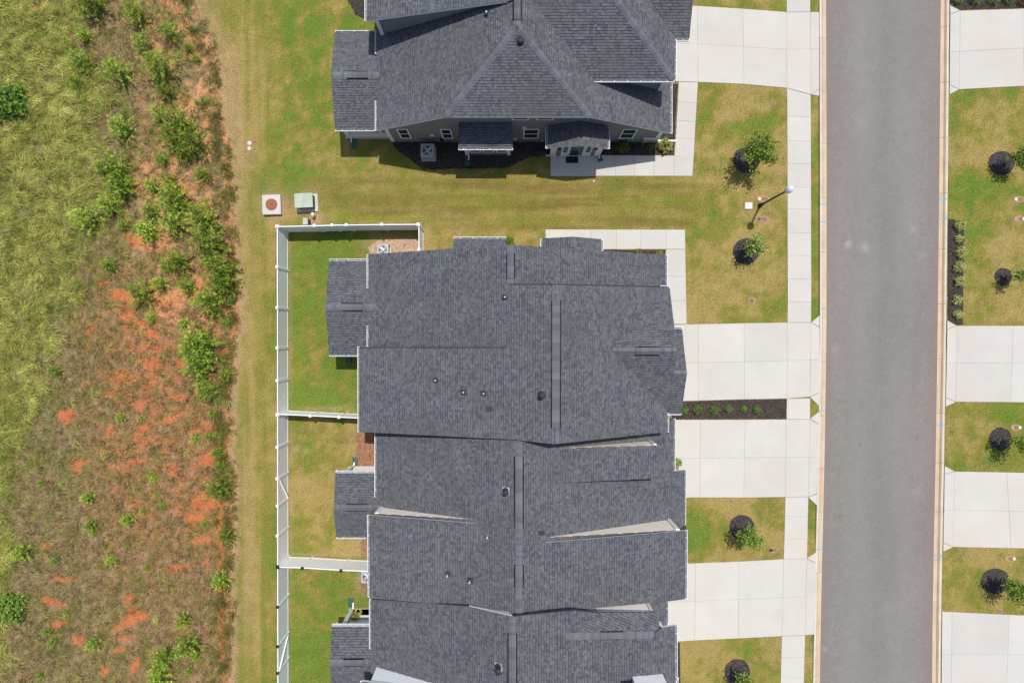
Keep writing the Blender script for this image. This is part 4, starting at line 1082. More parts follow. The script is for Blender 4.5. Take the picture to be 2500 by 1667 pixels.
# ------------------------------------------------------------------ white vinyl privacy fences
FH = 1.88
def fence(label, pts, gates=(), dark_from=None, group=None):
    """pts: ground points (world XY) of the posts, in order; a panel between each pair"""
    W = [Vector((p.x, p.y, 0)) for p in pts]
    root = empty('privacy_fence', W[0], label=label, cat='fence', group='white vinyl yard fences')
    for i, w in enumerate(W):
        l = w - W[0]
        mb = MB(); mb.box(l.x - 0.064, l.x + 0.064, l.y - 0.064, l.y + 0.064, -0.1, FH + 0.06)
        po = mb.build('post', M_vinyl, root)
        c = MB()
        s = 0.085
        c.box(l.x - s, l.x + s, l.y - s, l.y + s, FH + 0.062, FH + 0.10)
        top = Vector((l.x, l.y, FH + 0.16))
        q = [Vector((l.x + a * s, l.y + b * s, FH + 0.10)) for a, b in ((-1, -1), (1, -1), (1, 1), (-1, 1))]
        for k in range(4): c.face([q[k], q[(k + 1) % 4], top])
        dark = dark_from is not None and dark_from(w)
        co = c.build('post_cap', M_black if dark else M_vinyl, po)
        if dark: co['label'] = 'dark solar light cap'
    for i in range(len(W) - 1):
        a, b = W[i] - W[0], W[i + 1] - W[0]
        d = (b - a).normalized()
        n = Vector((-d.y, d.x, 0))
        a2, b2 = a + d * 0.066, b - d * 0.066
        ln = (b2 - a2).length
        mb = MB()
        zb = 0.06
        for z0, z1, t in ((zb, zb + 0.15, 0.05), (FH - 0.09, FH, 0.05)):
            q = [a2 - n * t / 2 * 1.0, b2 - n * t / 2, b2 + n * t / 2, a2 + n * t / 2]
            mb.hexa([(v.x, v.y) for v in q], z0, z1)
        k = max(1, round(ln / 0.152))
        for j in range(k):
            p, q = a2 + d * (ln * j / k + 0.004), a2 + d * (ln * (j + 1) / k - 0.004)
            mb.hexa([((p - n * 0.012).x, (p - n * 0.012).y), ((q - n * 0.012).x, (q - n * 0.012).y), ((q + n * 0.012).x, (q + n * 0.012).y), ((p + n * 0.012).x, (p + n * 0.012).y)], zb + 0.152, FH - 0.092)
        mb.hexa([((a2 - n * 0.004).x, (a2 - n * 0.004).y), ((b2 - n * 0.004).x, (b2 - n * 0.004).y), ((b2 + n * 0.004).x, (b2 + n * 0.004).y), ((a2 + n * 0.004).x, (a2 + n * 0.004).y)], zb + 0.153, FH - 0.093)
        go = mb.build('gate' if i in gates else 'panel', M_vinyl, root)
        if i in gates:
            for sgn in (1, -1):
                br = MB(); br.bar(a2 + n * 0.05 * sgn + Vector((0, 0, 0.25 if gates[i] > 0 else FH - 0.15)), b2 + n * 0.05 * sgn + Vector((0, 0, FH - 0.15 if gates[i] > 0 else 0.25)), 0.035, 0.06, up=n)
                br.build('gate_brace', M_vinyl, go)
            hb = MB(); hb.box(b2.x + n.x * -0.07 - 0.04, b2.x + n.x * -0.07 + 0.04, b2.y - 0.04, b2.y + 0.12, 1.0, 1.12); hb.build('gate_latch', M_black, go)
    return root
def T(px, py): 
    p = P(px, py, FH); p.z = 0; return p
ys_top = [553.5, 652, 751, 849.5, 929, 1012, 1091, 1167.5, 1233.7, 1307, 1381, 1480, 1576, 1641, 1740, 1850]
fence('long white vinyl fence with two braced gates along the back lawn strip', [T(677 + 0.0012 * (y - 553), y) for y in ys_top], gates={7: -1, 12: 1}, dark_from=lambda w: w.y < -13.4)
fence('white vinyl fence with gate on the north side of the first backyard', [T(678.5, 553.3), T(768, 551.5), T(811, 550), T(846, 549.5), T(932, 548.5), T(1021, 548)], gates={2: 1})
fence('short white vinyl fence from the north fence corner to the house wall', [T(1022.5, 549.5), T(1023, 610), T(1024, 650)])
fence('white vinyl cross fence between the first and second backyards', [T(679.5, 1011), T(758, 1014.5), T(828, 1018), T(889, 1021)])
fence('white vinyl cross fence with dark post caps between the second and third backyards', [T(679.5, 1384), T(739, 1385.5), T(833, 1391.5), T(905, 1394)], dark_from=lambda w: True)

# ------------------------------------------------------------------ mulch beds
def mulch(pxpoly, label, tone=(0.055, 0.047, 0.043), chips=None, hgt=0.05, wob=1.9, name='mulch_bed', seed=1):
    rr = random.Random(seed)
    poly = []
    n = len(pxpoly)
    for i in range(n):                                       # subdivide and roughen the edge
        a, b = pxpoly[i], pxpoly[(i + 1) % n]
        L = math.hypot(b[0] - a[0], b[1] - a[1])
        k = max(1, int(L / 5))
        for j in range(k):
            poly.append((a[0] + (b[0] - a[0]) * j / k + rr.uniform(-wob, wob), a[1] + (b[1] - a[1]) * j / k + rr.uniform(-wob, wob)))
    cx = sum(p[0] for p in poly) / len(poly); cy = sum(p[1] for p in poly) / len(poly)
    base = P(cx, cy)
    W = [P(*p) - base for p in poly]
    if sum(W[i].x * W[(i + 1) % len(W)].y - W[(i + 1) % len(W)].x * W[i].y for i in range(len(W))) < 0: W = W[::-1]
    mb = MB()
    flat2 = [(w.x, w.y) for w in W]
    mb.face([Vector((x, y, 0.022)) for x, y in flat2], tone)
    for i in range(len(W)):
        a, b = W[i], W[(i + 1) % len(W)]
        mb.face([Vector((a.x, a.y, -0.06)), Vector((b.x, b.y, -0.06)), Vector((b.x, b.y, 0.022)), Vector((a.x, a.y, 0.022))], tone)
    x0, x1 = min(p[0] for p in flat2), max(p[0] for p in flat2); y0, y1 = min(p[1] for p in flat2), max(p[1] for p in flat2)
    m = int((x1 - x0) * (y1 - y0) * 210)
    pal = chips or [tuple(c * k for c in tone) for k in (0.5, 0.9, 1.4, 2.2, 3.4)]
    for _ in range(m):
        x, y = rr.uniform(x0, x1), rr.uniform(y0, y1)
        if not pt_in(flat2, x, y): continue
        a, l, w = rr.uniform(0, math.pi), rr.uniform(0.03, 0.085), rr.uniform(0.012, 0.026)
        dx, dy = math.cos(a) * l / 2, math.sin(a) * l / 2
        ex, ey = -math.sin(a) * w / 2, math.cos(a) * w / 2
        z = 0.026 + rr.uniform(0, 0.022); t = rr.uniform(-0.014, 0.014)
        mb.face([(x - dx - ex, y - dy - ey, z - t), (x + dx - ex, y + dy - ey, z + t), (x + dx + ex, y + dy + ey, z + t), (x - dx + ex, y - dy + ey, z - t)], rr.choice(pal))
    o = mb.build(name, M_mulch, None, label=label, cat='mulch', kind='stuff')
    o.location = base
    EXCL.append([p for p in pxpoly])
    return o
def ring(cx, cy, r, label, ry=None, seed=1):
    ry = ry or r
    mulch([(cx + r * math.cos(a * math.pi / 12) , cy + ry * math.sin(a * math.pi / 12)) for a in range(24)], label, seed=seed, name='mulch_ring', wob=1.0, tone=(0.060, 0.053, 0.050))
BARK = [(0.30, 0.15, 0.085), (0.42, 0.23, 0.14), (0.22, 0.10, 0.06), (0.5, 0.32, 0.2), (0.13, 0.07, 0.05)]
ring(1822, 391, 32, 'black mulch ring of the street tree north of the lamp', seed=2)
ring(1821, 614, 32, 'black mulch ring of the street tree south of the lamp', seed=3)
ring(1811, 1287, 31, 'black mulch ring in the small lawn between two driveways', seed=4)
ring(1800, 1638, 31, 'black mulch ring in the lawn at the bottom edge', seed=5)
ring(2445, 398, 32, 'black mulch ring across the road, topmost of four', 29, seed=6)
ring(2449, 676, 21.5, 'small black mulch ring across the road beside the planting strip', seed=7)
ring(2443, 1071, 28, 'black mulch ring across the road between the middle driveways', seed=8)
ring(2430, 1418, 35, 'black mulch ring across the road, lowest of four', 31, seed=9)
mulch([(1640, 985), (1664, 979.5), (1819, 975.5), (1919.8, 973.5), (1919, 1022.5), (1640, 1023.2)], 'dark mulch strip with round shrubs between two driveways', tone=(0.06, 0.048, 0.042), wob=0.5, seed=10)
mulch([(957, 346), (961, 357), (982, 377), (1010, 396), (1031, 412), (1052, 416), (1100, 412), (1180, 412), (1240, 409), (1283, 388), (1300, 383), (1343, 382), (1343, 346)], 'black mulch bed along the shaded wall of the grey house', seed=11)
mulch([(1452, 345), (1596, 345), (1596, 205), (1655, 205), (1645, 378.5), (1452, 378.5)], 'black mulch bed between the grey house and its front walk', seed=12, wob=0.5)
mulch([(1471, 610), (1624, 610), (1622, 640), (1471, 645)], 'narrow dark mulch bed behind the front walk of the end townhouse', tone=(0.07, 0.05, 0.04), seed=13, wob=0.5)
mulch([(2316, -60), (2319, 10), (2343, 25), (2520, 20), (2520, -60)], 'black mulch bed with shrubs at the top right corner', seed=14, wob=0.6)
mulch([(2314.5, 536), (2353, 538), (2350, 793), (2336, 794), (2314, 781)], 'long black mulch strip with pale shrubs beside the right kerb', seed=15, wob=0.9)
mulch([(873, 1056), (930, 1056), (930, 1137), (862, 1137), (868, 1110), (872, 1085), (866, 1068)], 'reddish bark mulch bed beside the second townhouse wall', tone=(0.33, 0.17, 0.1), chips=BARK, seed=16)
mulch([(884, 1314), (920, 1314), (920, 1362), (882, 1358), (880, 1335)], 'small reddish bark patch behind the third townhouse', tone=(0.3, 0.17, 0.1), chips=BARK, seed=17)
mulch([(884, 1396), (920, 1396), (925, 1456), (893, 1450), (878, 1420)], 'brown bark patch beside the hidden air conditioner', tone=(0.26, 0.16, 0.1), chips=BARK, seed=18)
mulch([(1654, 1566), (1660, 1568), (1661, 1700), (1630, 1700), (1640, 1566)], 'dark mulch strip along the front wall at the bottom edge', seed=19, wob=0.6)
mulch([(1635, 1284), (1674, 1279), (1674, 1300), (1640, 1300)], 'dark mulch corner in front of the third townhouse wall', tone=(0.06, 0.045, 0.04), seed=20)
mulch([(838, -60), (892, -60), (900, 46), (884, 44), (868, 36), (860, 18), (850, 5)], 'black mulch bed at the upper left corner of the grey house', seed=21)
mulch([(908, 622), (898, 606), (912, 592), (935, 584), (1000, 583), (1026, 585), (1026, 640), (915, 640)], 'tan gravel patch around the end townhouse air conditioner', tone=(0.48, 0.33, 0.22), chips=[(0.5, 0.36, 0.25), (0.42, 0.27, 0.17), (0.55, 0.44, 0.36), (0.35, 0.24, 0.14), (0.45, 0.3, 0.2)], seed=22, name='gravel_patch')

# ------------------------------------------------------------------ plants
def leafy(n, fn, size, pal, rr, aspect=0.55):
    mb = MB()
    for _ in range(n):
        p, out = fn(rr)
        s = size * rr.uniform(0.6, 1.35)
        nv = (out * 0.5 + Vector((rr.gauss(0, .45), rr.gauss(0, .45), 0.75 + rr.gauss(0, .3)))).normalized()
        d = nv.cross(Vector((rr.gauss(0, 1), rr.gauss(0, 1), rr.gauss(0, 1)))).normalized()
        sd = nv.cross(d).normalized() * s * aspect / 2
        t = rr.choice(pal); f = rr.uniform(0.75, 1.3)
        mb.face([p, p + d * s * 0.5 + sd, p + d * s, p + d * s * 0.5 - sd], (t[0] * f, t[1] * f, t[2] * f))
    return mb
PAL_TREE = [(0.12, 0.20, 0.02), (0.16, 0.25, 0.028), (0.22, 0.31, 0.035), (0.085, 0.14, 0.016), (0.28, 0.36, 0.06)]
PAL_LIGHT = [(0.22, 0.34, 0.05), (0.30, 0.40, 0.09), (0.16, 0.27, 0.03), (0.38, 0.45, 0.14), (0.12, 0.2, 0.02)]
PAL_BOX = [(0.10, 0.20, 0.02), (0.15, 0.28, 0.03), (0.07, 0.14, 0.015), (0.20, 0.33, 0.05)]
PAL_VAR = [(0.46, 0.50, 0.13), (0.56, 0.58, 0.20), (0.30, 0.38, 0.07), (0.62, 0.58, 0.24), (0.20, 0.27, 0.05)]
def sapling(px, py, h, r, label, pal=PAL_TREE, leaves=520, seed=1, lean=(0, 0), kindname='sapling_tree', cat='tree', group='young street trees', low=0.40):
    rr = random.Random(seed)
    root = empty(kindname, P(px, py), label=label, cat=cat, group=group)
    tr = MB()
    tp = [Vector((lean[0] * t + 0.03 * math.sin(5 * t + seed), lean[1] * t + 0.03 * math.cos(4 * t + seed), h * 0.86 * t)) for t in (0, 0.25, 0.5, 0.75, 1)]
    tr.tube(tp, [0.035, 0.03, 0.024, 0.017, 0.008], 7)
    tr.build('trunk', M_bark, root)
    limbs = []
    lb = MB()
    for k in range(13):
        t = low + (0.9 - low) * k / 12
        i = min(3, int(t * 4)); f = t * 4 - i
        p = tp[i].lerp(tp[i + 1], f)
        a = k * 2.4 + rr.uniform(-.5, .5)
        L = r * (0.45 + 0.75 * math.sin(math.pi * min(1, (t - low) / (1 - low) * 0.75 + 0.22))) * rr.uniform(0.65, 1.1)
        q = p + Vector((math.cos(a) * L, math.sin(a) * L, L * rr.uniform(0.35, 0.9)))
        m = p.lerp(q, 0.5) + Vector((0, 0, -0.04))
        lb.tube([p, m, q], [0.013, 0.009, 0.004], 5, cap=False)
        limbs.append((p, q))
    limbs.append((tp[3], tp[4] + Vector((0, 0, 0.12))))
    lb.build('limb', M_bark, root)
    def fn(rr):
        p, q = rr.choice(limbs)
        t = rr.uniform(0.25, 1.05)
        c = p.lerp(q, t)
        j = 0.12 * r + 0.05
        o = Vector((rr.gauss(0, j), rr.gauss(0, j), rr.gauss(0, j)))
        return c + o, o.normalized() if o.length > 0.01 else Vector((0, 0, 1))
    leafy(int(leaves * 1.25), fn, 0.15, pal, rr).build('crown', M_leaf, root)
    return root
sapling(1823, 394, 3.5, 0.85, 'dark green street tree north of the lamp, casting a pointed shadow', seed=3, leaves=1500)
sapling(1822, 612, 2.3, 0.55, 'light green young street tree south of the lamp', PAL_LIGHT, 520, seed=5)
sapling(1809, 1293, 2.6, 0.62, 'bright green young tree in the small lawn between two driveways', PAL_LIGHT[:3] + PAL_TREE[:3], 720, seed=8)
sapling(1801, 1640, 2.4, 0.6, 'young tree at the bottom edge of the front lawns', PAL_TREE + PAL_LIGHT, 420, seed=11)
sapling(2450, 400, 2.7, 0.62, 'young tree across the road in the topmost mulch ring', PAL_TREE + PAL_LIGHT[:2], 680, seed=14)
sapling(2453, 678, 2.2, 0.42, 'sparse yellow green sapling across the road beside the planting strip', PAL_LIGHT, 300, seed=17)
sapling(2446, 1073, 2.9, 0.70, 'young tree across the road between the middle driveways', PAL_TREE, 560, seed=20)
sapling(2432, 1420, 2.6, 0.68, 'green young tree across the road in the lowest mulch ring', PAL_TREE + PAL_LIGHT[:1], 760, seed=23)

def shrub(px, py, r, label, pal, group, seed, n=420, z=0.9, size=0.06, name='round_shrub', flat=False):
    rr = random.Random(seed)
    root = empty(name, P(px, py), label=label, cat='shrub', group=group)
    def fn(rr):
        d = Vector((rr.gauss(0, 1), rr.gauss(0, 1), rr.gauss(0, 1))).normalized()
        d.z = abs(d.z) if rr.random() < 0.8 else d.z
        lump = 1 + 0.22 * math.sin(5 * d.x + seed) * math.cos(4 * d.y + 2 * seed) + 0.1 * math.sin(9 * d.x * d.y + seed)
        k = rr.uniform(0.45, 1.0) ** 0.5 * lump
        return Vector((d.x * r * k, d.y * r * k, max(0.03, r * 0.5 + d.z * r * z * k))), d
    st = MB()
    for k in range(5):
        a = k * 1.26 + seed
        st.tube([Vector((0, 0, 0)), Vector((math.cos(a) * r * 0.5, math.sin(a) * r * 0.5, r * 0.9))], [0.012, 0.005], 5, cap=False)
    st.build('stem', M_bark, root)
    leafy(n, fn, size, pal, rr).build('foliage', M_leaf, root)
    return root
ordn = ['first', 'second', 'third', 'fourth', 'fifth', 'sixth', 'seventh']
for i, (x, y, r) in enumerate([(1668, 1002, 10.5), (1701, 999, 11.5), (1741.6, 1000, 11.5), (1776.7, 997.5, 10), (1813, 997.5, 8.5), (1845.8, 1000, 10.5)]):
    shrub(x, y, r / 41, ['round green shrub half under the townhouse eave, nearest the house', 'largest round green shrub, second from the house', 'lobed green shrub, third from the house', 'paler round shrub, fourth from the house', 'smallest narrow shrub, fifth from the house', 'round green shrub nearest the sidewalk'][i] + ' in the mulch strip', PAL_BOX if i != 3 else [(0.15, 0.25, 0.06), (0.2, 0.3, 0.09), (0.11, 0.19, 0.04)], 'shrubs in the mulch strip between driveways', 30 + i)
for i, (x, y, r) in enumerate([(2341, 551, 17), (2339, 584, 11.5), (2341, 617, 17), (2337.6, 652, 17), (2340, 688, 16), (2335.5, 732.5, 13.5), (2336.6, 768, 13.5)]):
    shrub(x - 2, y, r / 48, 'pale variegated shrub in the strip beside the right kerb, %s from the top' % ordn[i], PAL_VAR, 'pale shrubs in the kerbside strip', 50 + i, n=380, size=0.075, name='variegated_shrub')
for i, (x, y, r) in enumerate([(2336, 0, 15), (2378, 1, 16), (2420, -1, 16), (2458, 0, 15), (2494, 3, 15)]):
    shrub(x, y, r / 41, ('bright green shrub at the top edge right of the road, %s from the kerb' % ordn[i]) if i < 4 else 'dull reddish shrub at the top right corner of the photo', PAL_BOX + PAL_LIGHT[:2] if i < 4 else [(0.2, 0.1, 0.05), (0.14, 0.08, 0.04), (0.2, 0.16, 0.05)], 'shrubs at the top right corner', 70 + i, n=420, size=0.07)
shrub(1518, 362, 0.42, 'feathery dark green shrub in the shade by the grey house wall', [(0.10, 0.15, 0.02), (0.13, 0.19, 0.03)], 'plants beside the front walk', 81, n=420, size=0.12, name='feathery_shrub')
shrub(1587, 360, 0.28, 'small dark shrub at the stone corner of the grey house', PAL_BOX, 'plants beside the front walk', 82, n=260)
shrub(1622, 360, 0.46, 'yellow green shrub beside the front walk corner of the grey house', [(0.36, 0.36, 0.07), (0.26, 0.3, 0.05), (0.42, 0.38, 0.1), (0.18, 0.22, 0.03)], 'plants beside the front walk', 83, n=300, size=0.13, name='yellow_shrub')
shrub(1243, 592, 0.33, 'dark green shrub at the bay corner of the end townhouse', PAL_BOX, 'plants beside the end townhouse', 84, n=360, size=0.09)
shrub(1558, 616, 0.22, 'small bright shrub in the narrow bed behind the front walk', PAL_BOX + PAL_LIGHT[:1], 'plants beside the end townhouse', 85, n=240)
shrub(1610, 621, 0.22, 'small shrub near the walk corner of the end townhouse bed', PAL_LIGHT[:3], 'plants beside the end townhouse', 86, n=220)
shrub(1653, 1128, 0.22, 'leafy green plant in front of the second townhouse garage', PAL_LIGHT, 'plants at the second driveway', 87, n=150, size=0.14, name='leafy_plant')
shrub(1651, 1143, 0.15, 'small pink flowering plant in front of the second townhouse garage', [(0.5, 0.2, 0.2), (0.6, 0.45, 0.4), (0.2, 0.2, 0.06)], 'plants at the second driveway', 88, n=140, size=0.06, name='flowering_plant')
shrub(868, 1500, 0.26, 'potted leafy plant on the patio of the last fenced yard', [(0.18, 0.2, 0.03), (0.3, 0.26, 0.05), (0.12, 0.16, 0.03)], None, 89, n=160, size=0.13, name='potted_plant')

# young pines and scrub in the weed field
NEED = [(0.105, 0.165, 0.02), (0.15, 0.22, 0.025), (0.20, 0.275, 0.035), (0.26, 0.33, 0.05)]
def pine_mesh(seed, light=1.0):
    rr = random.Random(seed)
    mb, tk = MB(), MB()
    h = 2.1
    tk.tube([Vector((0, 0, 0)), Vector((0.04, -0.02, h * 0.5)), Vector((0, 0.03, h * 0.98))], [0.05, 0.035, 0.01], 6)
    wh = 9
    for w in range(wh):
        z = 0.14 + (h - 0.25) * w / wh
        nb = rr.choice((5, 6, 7))
        a0 = rr.uniform(0, 6)
        for b in range(nb):
            a = a0 + b * 2 * math.pi / nb + rr.uniform(-.25, .25)
            prof = (1 - (z / h) ** 1.35) ** 0.75
            L = prof * rr.uniform(0.6, 1.12) + 0.08
            d = Vector((math.cos(a), math.sin(a), rr.uniform(0.2, 0.75)))
            if w % 2 == 0 and b % 2 == 0:
                tk.tube([Vector((0, 0, z)), Vector((0, 0, z)) + d * L * 0.9], [0.014, 0.005], 4, cap=False)
            m = max(2, int(L / 0.15))
            for k in range(m):
                c = Vector((0, 0, z)) + d * (L * (k + 0.9) / m) + Vector((rr.gauss(0, .03), rr.gauss(0, .03), rr.gauss(0, .03)))
                tone = rr.choice(NEED)
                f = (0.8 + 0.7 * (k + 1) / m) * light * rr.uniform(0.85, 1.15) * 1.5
                for q in range(9):
                    v = (d * 0.55 + Vector((rr.gauss(0, .6), rr.gauss(0, .6), rr.gauss(0.15, .5)))).normalized() * rr.uniform(0.13, 0.22)
                    s = v.cross(Vector((rr.gauss(0, 1), rr.gauss(0, 1), rr.gauss(0, 1)))).normalized() * 0.021
                    mb.face([c - s, c + s, c + v], (tone[0] * f, tone[1] * f, tone[2] * f))
    return mb.mesh('pine_foliage'), tk.mesh('pine_trunk')
def bush_mesh(seed, pal):
    rr = random.Random(seed)
    def fn(rr):
        d = Vector((rr.gauss(0, 1), rr.gauss(0, 1), abs(rr.gauss(0, 0.8)))).normalized()
        lump = 1 + 0.3 * math.sin(4 * math.atan2(d.y, d.x) + seed) * (1 - d.z)
        k = rr.uniform(0.3, 1) ** 0.5 * lump
        return Vector((d.x * k, d.y * k, 0.1 + d.z * k * 1.2)), d
    st = MB()
    for k in range(7): st.tube([Vector((0, 0, 0)), Vector((0.5 * math.cos(k), 0.5 * math.sin(k), 0.9))], [0.03, 0.008], 5, cap=False)
    return leafy(1100, fn, 0.17, pal, rr, 0.7).mesh('bush_foliage'), st.mesh('bush_stem')
PINES = [pine_mesh(100 + k, (0.8, 1.0, 1.25, 1.0, 0.85, 1.35)[k]) for k in range(6)]
BUSH = [bush_mesh(200, PAL_BOX), bush_mesh(201, PAL_LIGHT[:3] + PAL_BOX[1:2])]
for fo, tk in PINES: fo.materials.append(M_needle); tk.materials.append(M_bark)
for fo, tk in BUSH: fo.materials.append(M_leaf); tk.materials.append(M_bark)
SAP = [(223, 3, 40, 'd'), (334, 36, 28, ''), (206, 86, 23, 'l'), (415, 79, 27, ''), (344, 105, 25, 'l'), (161, 99, 12, ''), (200, 152, 29, ''), (290, 174, 33, ''), (387, 166, 38, ''), (403, 226, 26, 'd'), (188, 204, 22, 'd'),
       (208, 240, 13, ''), (16, 250, 44, 'B'), (460, 117, 16, 'd'), (479, 144, 14, ''), (455, 31, 9, 'l'), (438, 133, 8, 'l'), (479, 248, 9, 'l'), (506, 246, 9, 'l'), (250, 248, 10, 'l'), (297, 313, 31, ''), (390, 277, 26, ''),
       (440, 300, 40, 'd'), (474, 348, 36, 'd'), (425, 335, 33, 'd'), (449, 376, 26, 'd'), (398, 390, 21, ''), (497, 425, 25, ''), (283, 412, 40, ''), (250, 408, 22, ''), (368, 318, 10, ''),
       (294, 455, 32, ''), (267, 502, 28, 'l'), (218, 532, 33, ''), (302, 551, 17, ''), (373, 453, 24, ''), (414, 439, 25, 'd'), (425, 483, 38, ''), (368, 513, 25, ''), (496, 529, 40, ''), (425, 543, 34, ''), (362, 562, 30, 'l'),
       (512, 594, 46, 'd'), (436, 638, 36, 'd'), (408, 649, 20, ''), (539, 657, 42, 'd'), (550, 692, 34, 'd'), (268, 646, 22, ''), (343, 714, 32, ''), (392, 692, 24, ''), (457, 698, 27, ''), (512, 733, 38, ''), (528, 762, 16, ''),
       (370, 774, 17, 'l'), (449, 788, 16, ''), (564, 730, 12, 'b'), (553, 785, 16, 'b'), (485, 835, 40, ''), (487, 862, 44, ''), (485, 897, 36, ''), (506, 952, 28, ''), (553, 913, 20, ''), (534, 981, 9, 'b'), (133, 905, 18, ''),
       (294, 1018, 14, ''), (344, 1022, 11, 'l'), (520, 1009, 16, ''), (477, 1070, 15, ''), (509, 1066, 14, ''), (531, 1060, 13, ''), (534, 1104, 20, 'd'), (540, 1137, 19, 'd'), (534, 1191, 30, 'd'), (377, 1169, 14, 'l'),
       (380, 1209, 8, 'l'), (215, 1213, 18, 'l'), (152, 1180, 9, 'l'), (101, 1178, 12, ''), (8, 1178, 10, ''), (400, 1235, 12, ''), (350, 1248, 12, 'l'), (95, 1003, 9, ''), (313, 1267, 19, 'l'), (222, 1281, 19, ''), (227, 1301, 11, 'l'),
       (54, 1346, 24, ''), (135, 1367, 13, ''), (271, 1368, 16, 'l'), (357, 1387, 10, ''), (501, 1279, 12, ''), (553, 1305, 24, 'd'), (539, 1414, 26, ''), (25, 1485, 32, 'b'), (163, 1496, 11, 'l'), (255, 1496, 7, 'l'), (447, 1515, 23, ''),
       (117, 1542, 15, ''), (131, 1567, 16, ''), (229, 1570, 20, ''), (460, 1575, 30, ''), (403, 1600, 28, ''), (389, 1629, 24, ''), (463, 1635, 13, ''), (387, 1660, 28, ''), (98, 1648, 12, ''), (480, 1602, 14, '')]
cells = {}
for s in SAP:
    col = 'far-left' if s[0] < 250 else ('middle' if s[0] < 430 else 'lawn-edge')
    row = ('top quarter', 'second quarter', 'third quarter', 'bottom quarter')[min(3, max(0, int(s[1] / 417)))]
    cells.setdefault((row, col), []).append(s)
NUM = ['first', 'second', 'third', 'fourth', 'fifth', 'sixth', 'seventh', 'eighth', 'ninth', 'tenth', 'eleventh', 'twelfth', 'thirteenth', 'fourteenth', 'fifteenth', 'sixteenth', 'seventeenth', 'eighteenth']
for (row, col), lst in cells.items():
    lst.sort(key=lambda s: s[1])
    for i, (px, py, r, fl) in enumerate(lst):
        rm = r / 40.5 * (1.14 if r > 27 else 1.0)
        bush = fl in ('B', 'b')
        k = 1.0 if not bush else 0.6
        h = 2.1 * rm * (1.0 if rm > 0.4 else 0.8)
        base = P(px, py, h * 0.42 * k)
        base.z = 0
        size = 'tiny' if r < 13 else 'small' if r < 22 else 'medium' if r < 32 else 'large'
        tone = {'d': 'dark green', 'l': 'light green', '': 'green', 'B': 'dark leafy', 'b': 'bright leafy'}[fl]
        lab = '%s %s %s, %s from top in weed field %s, %s column' % (size, tone, 'bush' if bush else 'pine sapling', NUM[i], row, col)
        o = empty('leafy_bush' if bush else 'pine_sapling', base, R.uniform(0, 6.28), label=lab, cat='bush' if bush else 'sapling', group='young pines and bushes in the weed field')
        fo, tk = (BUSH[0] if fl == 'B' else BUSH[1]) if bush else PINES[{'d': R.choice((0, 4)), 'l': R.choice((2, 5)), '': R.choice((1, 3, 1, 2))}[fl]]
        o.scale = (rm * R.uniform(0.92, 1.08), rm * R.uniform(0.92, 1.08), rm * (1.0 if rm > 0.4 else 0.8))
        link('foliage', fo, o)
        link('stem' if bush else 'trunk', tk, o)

# ------------------------------------------------------------------ grass: short lawn blades, long field grass
rng = np.random.default_rng(5)
def blades(name, n, xr, yr, keep, colfn, hgt, wid, lean, label, z=lambda x, y: 0 * x, bright=(0.75, 1.3), mat_=None, dirfn=None, segs=1, lay=1.0, tuft=0, spread=6.0):
    x = rng.uniform(*xr, n); y = rng.uniform(*yr, n)
    k = keep(x, y)
    x, y = x[k], y[k]
    n = len(x)
    tb = np.ones(n); ta = np.zeros(n); ts = np.ones(n)
    if tuft:
        tb = np.repeat(rng.uniform(0.55, 1.45, n), tuft); ta = np.repeat(rng.normal(0, 0.5, n), tuft); ts = np.repeat(rng.uniform(0.6, 1.3, n), tuft)
        x = np.repeat(x, tuft) + rng.normal(0, spread, n * tuft); y = np.repeat(y, tuft) + rng.normal(0, spread, n * tuft)
        n = len(x)
    h = rng.uniform(*hgt, n) * ts; w = rng.uniform(*wid, n)
    a = rng.uniform(0, 2 * np.pi, n) if dirfn is None else dirfn(x, y, n)
    l = rng.uniform(*lean, n) * ts
    a = a + ta
    X, Y = (x - CX) / K, (CY - y) / K
    z0 = z(x, y)
    dx, dy = np.cos(a), np.sin(a)
    c = colfn(x, y)
    br = (rng.uniform(*bright, n) * tb)[:, None]
    c = c * br
    lv = np.linspace(0, 1, segs + 1)
    vs, cs = [], []
    for t in lv[:-1]:
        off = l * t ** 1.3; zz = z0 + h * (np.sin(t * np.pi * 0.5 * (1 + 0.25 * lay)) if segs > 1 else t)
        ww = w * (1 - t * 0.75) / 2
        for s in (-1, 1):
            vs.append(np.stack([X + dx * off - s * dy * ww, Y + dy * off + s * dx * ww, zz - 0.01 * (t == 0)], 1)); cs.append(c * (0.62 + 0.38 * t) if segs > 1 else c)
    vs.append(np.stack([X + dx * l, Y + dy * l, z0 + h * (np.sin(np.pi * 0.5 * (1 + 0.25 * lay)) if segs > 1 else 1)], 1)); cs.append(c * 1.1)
    m = len(vs)
    V = np.stack(vs, 1).reshape(-1, 3); C = np.stack(cs, 1).reshape(-1, 3)
    b = (np.arange(n) * m)[:, None]
    F = []
    for s in range(segs - 1):
        F += [b + np.array([[2 * s, 2 * s + 1, 2 * s + 3]]), b + np.array([[2 * s, 2 * s + 3, 2 * s + 2]])]
    F.append(b + np.array([[m - 3, m - 2, m - 1]]))
    me = big_mesh(name, V, np.concatenate(F), C)
    return link(name, me, None, mat_ or M_blade, label=label, cat='grass', kind='stuff')
EXA = [(np.array(p)[:, 0].min(), np.array(p)[:, 0].max(), np.array(p)[:, 1].min(), np.array(p)[:, 1].max(), p) for p in EXCL]
def lawn_keep(x, y):
    k = x > edge_x(y) + rng.uniform(-6, 12, len(x))
    for x0, x1, y0, y1, p in EXA:
        cand = np.where(k & (x > x0) & (x < x1) & (y > y0) & (y < y1))[0]
        if len(cand):
            ins = in_poly(x[cand], y[cand], p)
            k[cand[ins]] = False
    return k
